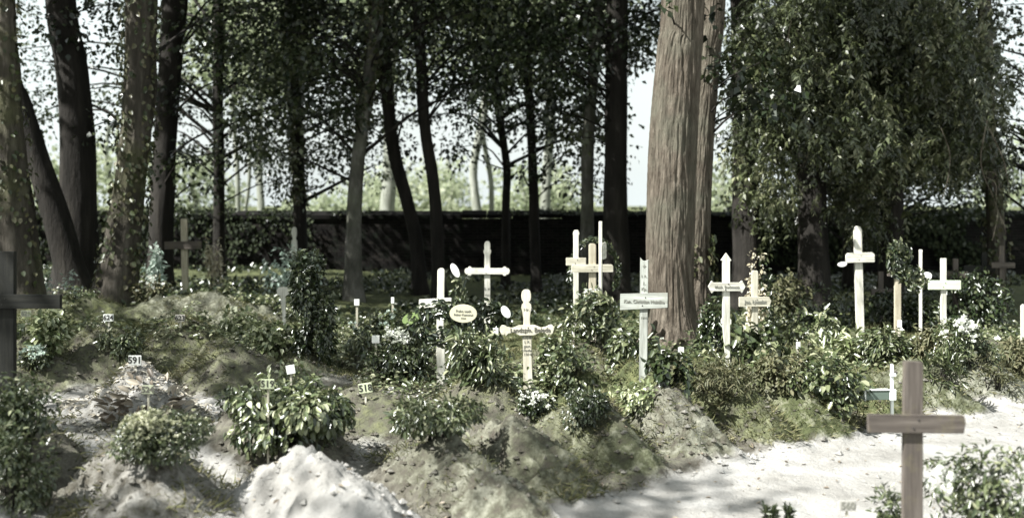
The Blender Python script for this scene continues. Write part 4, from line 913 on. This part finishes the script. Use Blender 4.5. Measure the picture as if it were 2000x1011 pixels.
def plaque(label, px, py, d, rx, rz, mat, rot=0, txt=None, yaw=0):
    c = W(px, py, d); s = d/FPX; root = empty('oval_plaque', c, R(yaw), label, 'plaque', 'oval plaques on wreaths', 0, R(rot))
    plank('board', arc(0, 0, rx*s, rz*s, 0, 360, 24)[:-1], .02, M[mat], root, 0, .004)
    if txt:
        for z, q, k in txt: text(q, k*s, M['inkgrey'], root, (0, -.0125, z*s))
plaque('large tan oval plaque with faint lettering on the wreath', 905, 612, 9.95, 27, 18, 'plaque', 2, [(5, 'Ruhe sanft', 7), (-2, 'lieber Kamerad', 6), (-9, '1914', 5)])
plaque('green oval plaque at the left end of the wreath', 803, 622, 10.1, 18, 11, 'plaqueg', -18)
plaque('tilted white oval plaque above the wreath', 889, 528, 10.5, 7, 15, 'plaquew', -28)
plaque('white oval plaque at the right end of the low wreath', 988, 609, 10.5, 8, 13, 'plaquew', -32)
plaque('small white oval plaque left of the tall white cross', 1645, 516, 13.5, 9, 5, 'plaquew', -8)
plaque('round white disc right of the narrow edge on cross', 1811, 539, 11.6, 9, 8, 'plaquew', 0)

# ------------------------------------------------------------------ number signs
GS = 'small number signs on stakes'
def sign(label, px, py, w_, h, by, txt, mat, ink='ink', d=None, rot=0, tsz=None, yaw=0):
    foot, s = on(px, by, d); dz = CAMH-(py-HY)*s-foot.z
    root = empty('number_sign', foot, R(yaw), label, 'sign', GS)
    plank('stake', rect(-2*s, 2*s, -.15, dz+h*.3*s), .016, WOOD['cream', 'Z'], root, .012, .002)
    pl = plank('plate', rect(-w_/2*s, w_/2*s, -h/2*s, h/2*s), .012, M[mat], root, -.004, .002); pl.location = (0, -.004, dz); pl.rotation_euler = (0, R(rot), 0)
    if txt: text(txt, (tsz or h*.95)*s, M[ink], pl, (0, -.0075, 0), bold=.022, sx=.98)
    return root
sign('white sign reading 591 on the pale mound', 264, 703, 25, 19, 724, '591', 'plate')
sign('dim greenish sign reading 524 behind the leaf wreath', 289, 760, 23, 17, 790, '524', 'plated', 'inkmid', d=7.6)
sign('greenish sign reading 519 above the big ivy bush', 523, 749, 26, 19, 790, '519', 'plateg', d=7.0)
sign('tilted greenish sign reading 518', 714, 757, 26, 19, 785, '518', 'plateg', rot=-8, d=8.3)
sign('white sign reading 624 on the shaggy mound', 212, 620, 20, 14, 650, '624', 'plate')
sign('pinkish sign reading 623 on the dark shaggy mound', 352, 621, 19, 14, 648, '623', 'platep')
sign('dim greenish sign reading 621 behind the dark cross', 51, 612, 20, 13, 640, '621', 'plated', 'inkgrey', d=11.5)
sign('blank dim sign on the slope of the broad mossy mound', 457, 605, 14, 14, 618, None, 'plated')
sign('tilted blank white sign in the bright bush behind 519', 568, 721, 17, 17, 745, None, 'plate', d=8.5, rot=-10)
sign('blank white sign on a tall stake left of the white blossom row', 734, 662, 15, 15, 706, None, 'plate')
sign('small blank sign right of the columnar bush', 697, 590, 10, 12, 612, None, 'plate', d=13.2)
sign('small narrow blank sign left of the slanting white cross', 767, 586, 6, 12, 606, None, 'plate', d=13.0)
sign('blank white sign on the grassy green mound', 1090, 728, 13, 15, 757, None, 'plate')
sign('blank white sign at the foot of the biggest trunk', 1330, 685, 11, 15, 706, None, 'plate', d=10.6)
sign('white plank sign beside the biggest trunk, lower than its neighbour', 1297, 691, 12, 17, 712, None, 'plate', d=10.2)
sign('blank white sign beside the left end of the ornate crossbar', 968, 646, 11, 12, 660, None, 'plate', d=10.3)
sign('blank white sign in the olive bush', 1559, 674, 8, 13, 690, None, 'plate')
sign('thin white marker left of the tall white cross', 1611, 655, 5, 20, 676, None, 'plate')
sign('white marker at the foot of the wreathed brown cross', 1757, 632, 8, 14, 662, None, 'plate', d=11.0)
sign('pale sign reading 560 on the sandy path at the bottom edge', 1655, 986, 32, 20, 1020, '560', 'platesand', 'inkgrey', d=6.0)

# small framed bed with a thin white marker
foot, s = on(1722, 785, 8.6)
fb = empty('grave_bed', foot, R(4), 'small white and green bed frame with a thin marker beside the foreground cross', 'grave bed')
dz = CAMH-(770-HY)*s-foot.z
plank('board', rect(-32*s, 14*s, dz-10*s, dz+8*s), .03, M['stone'], fb, 0, .004); o = plank('end_board', rect(14.5*s, 28*s, dz-11*s, dz+10*s), .04, M['frame'], fb, 0, .004)
plank('end_board', rect(-36*s, -32.5*s, dz-11*s, dz+9*s), .04, M['frame'], fb, 0, .004); plank('rail', rect(-34*s, 14*s, dz+8.5*s, dz+11*s), .045, M['frame'], fb, 0, .003)
plank('marker', rect(23*s, 29*s, -.1, dz+58*s, 2*s), .02, M['frame'], fb, .05, .003); plank('marker_bar', rect(20*s, 32*s, dz+34*s, dz+40*s), .02, M['frame'], fb, .03, .003)
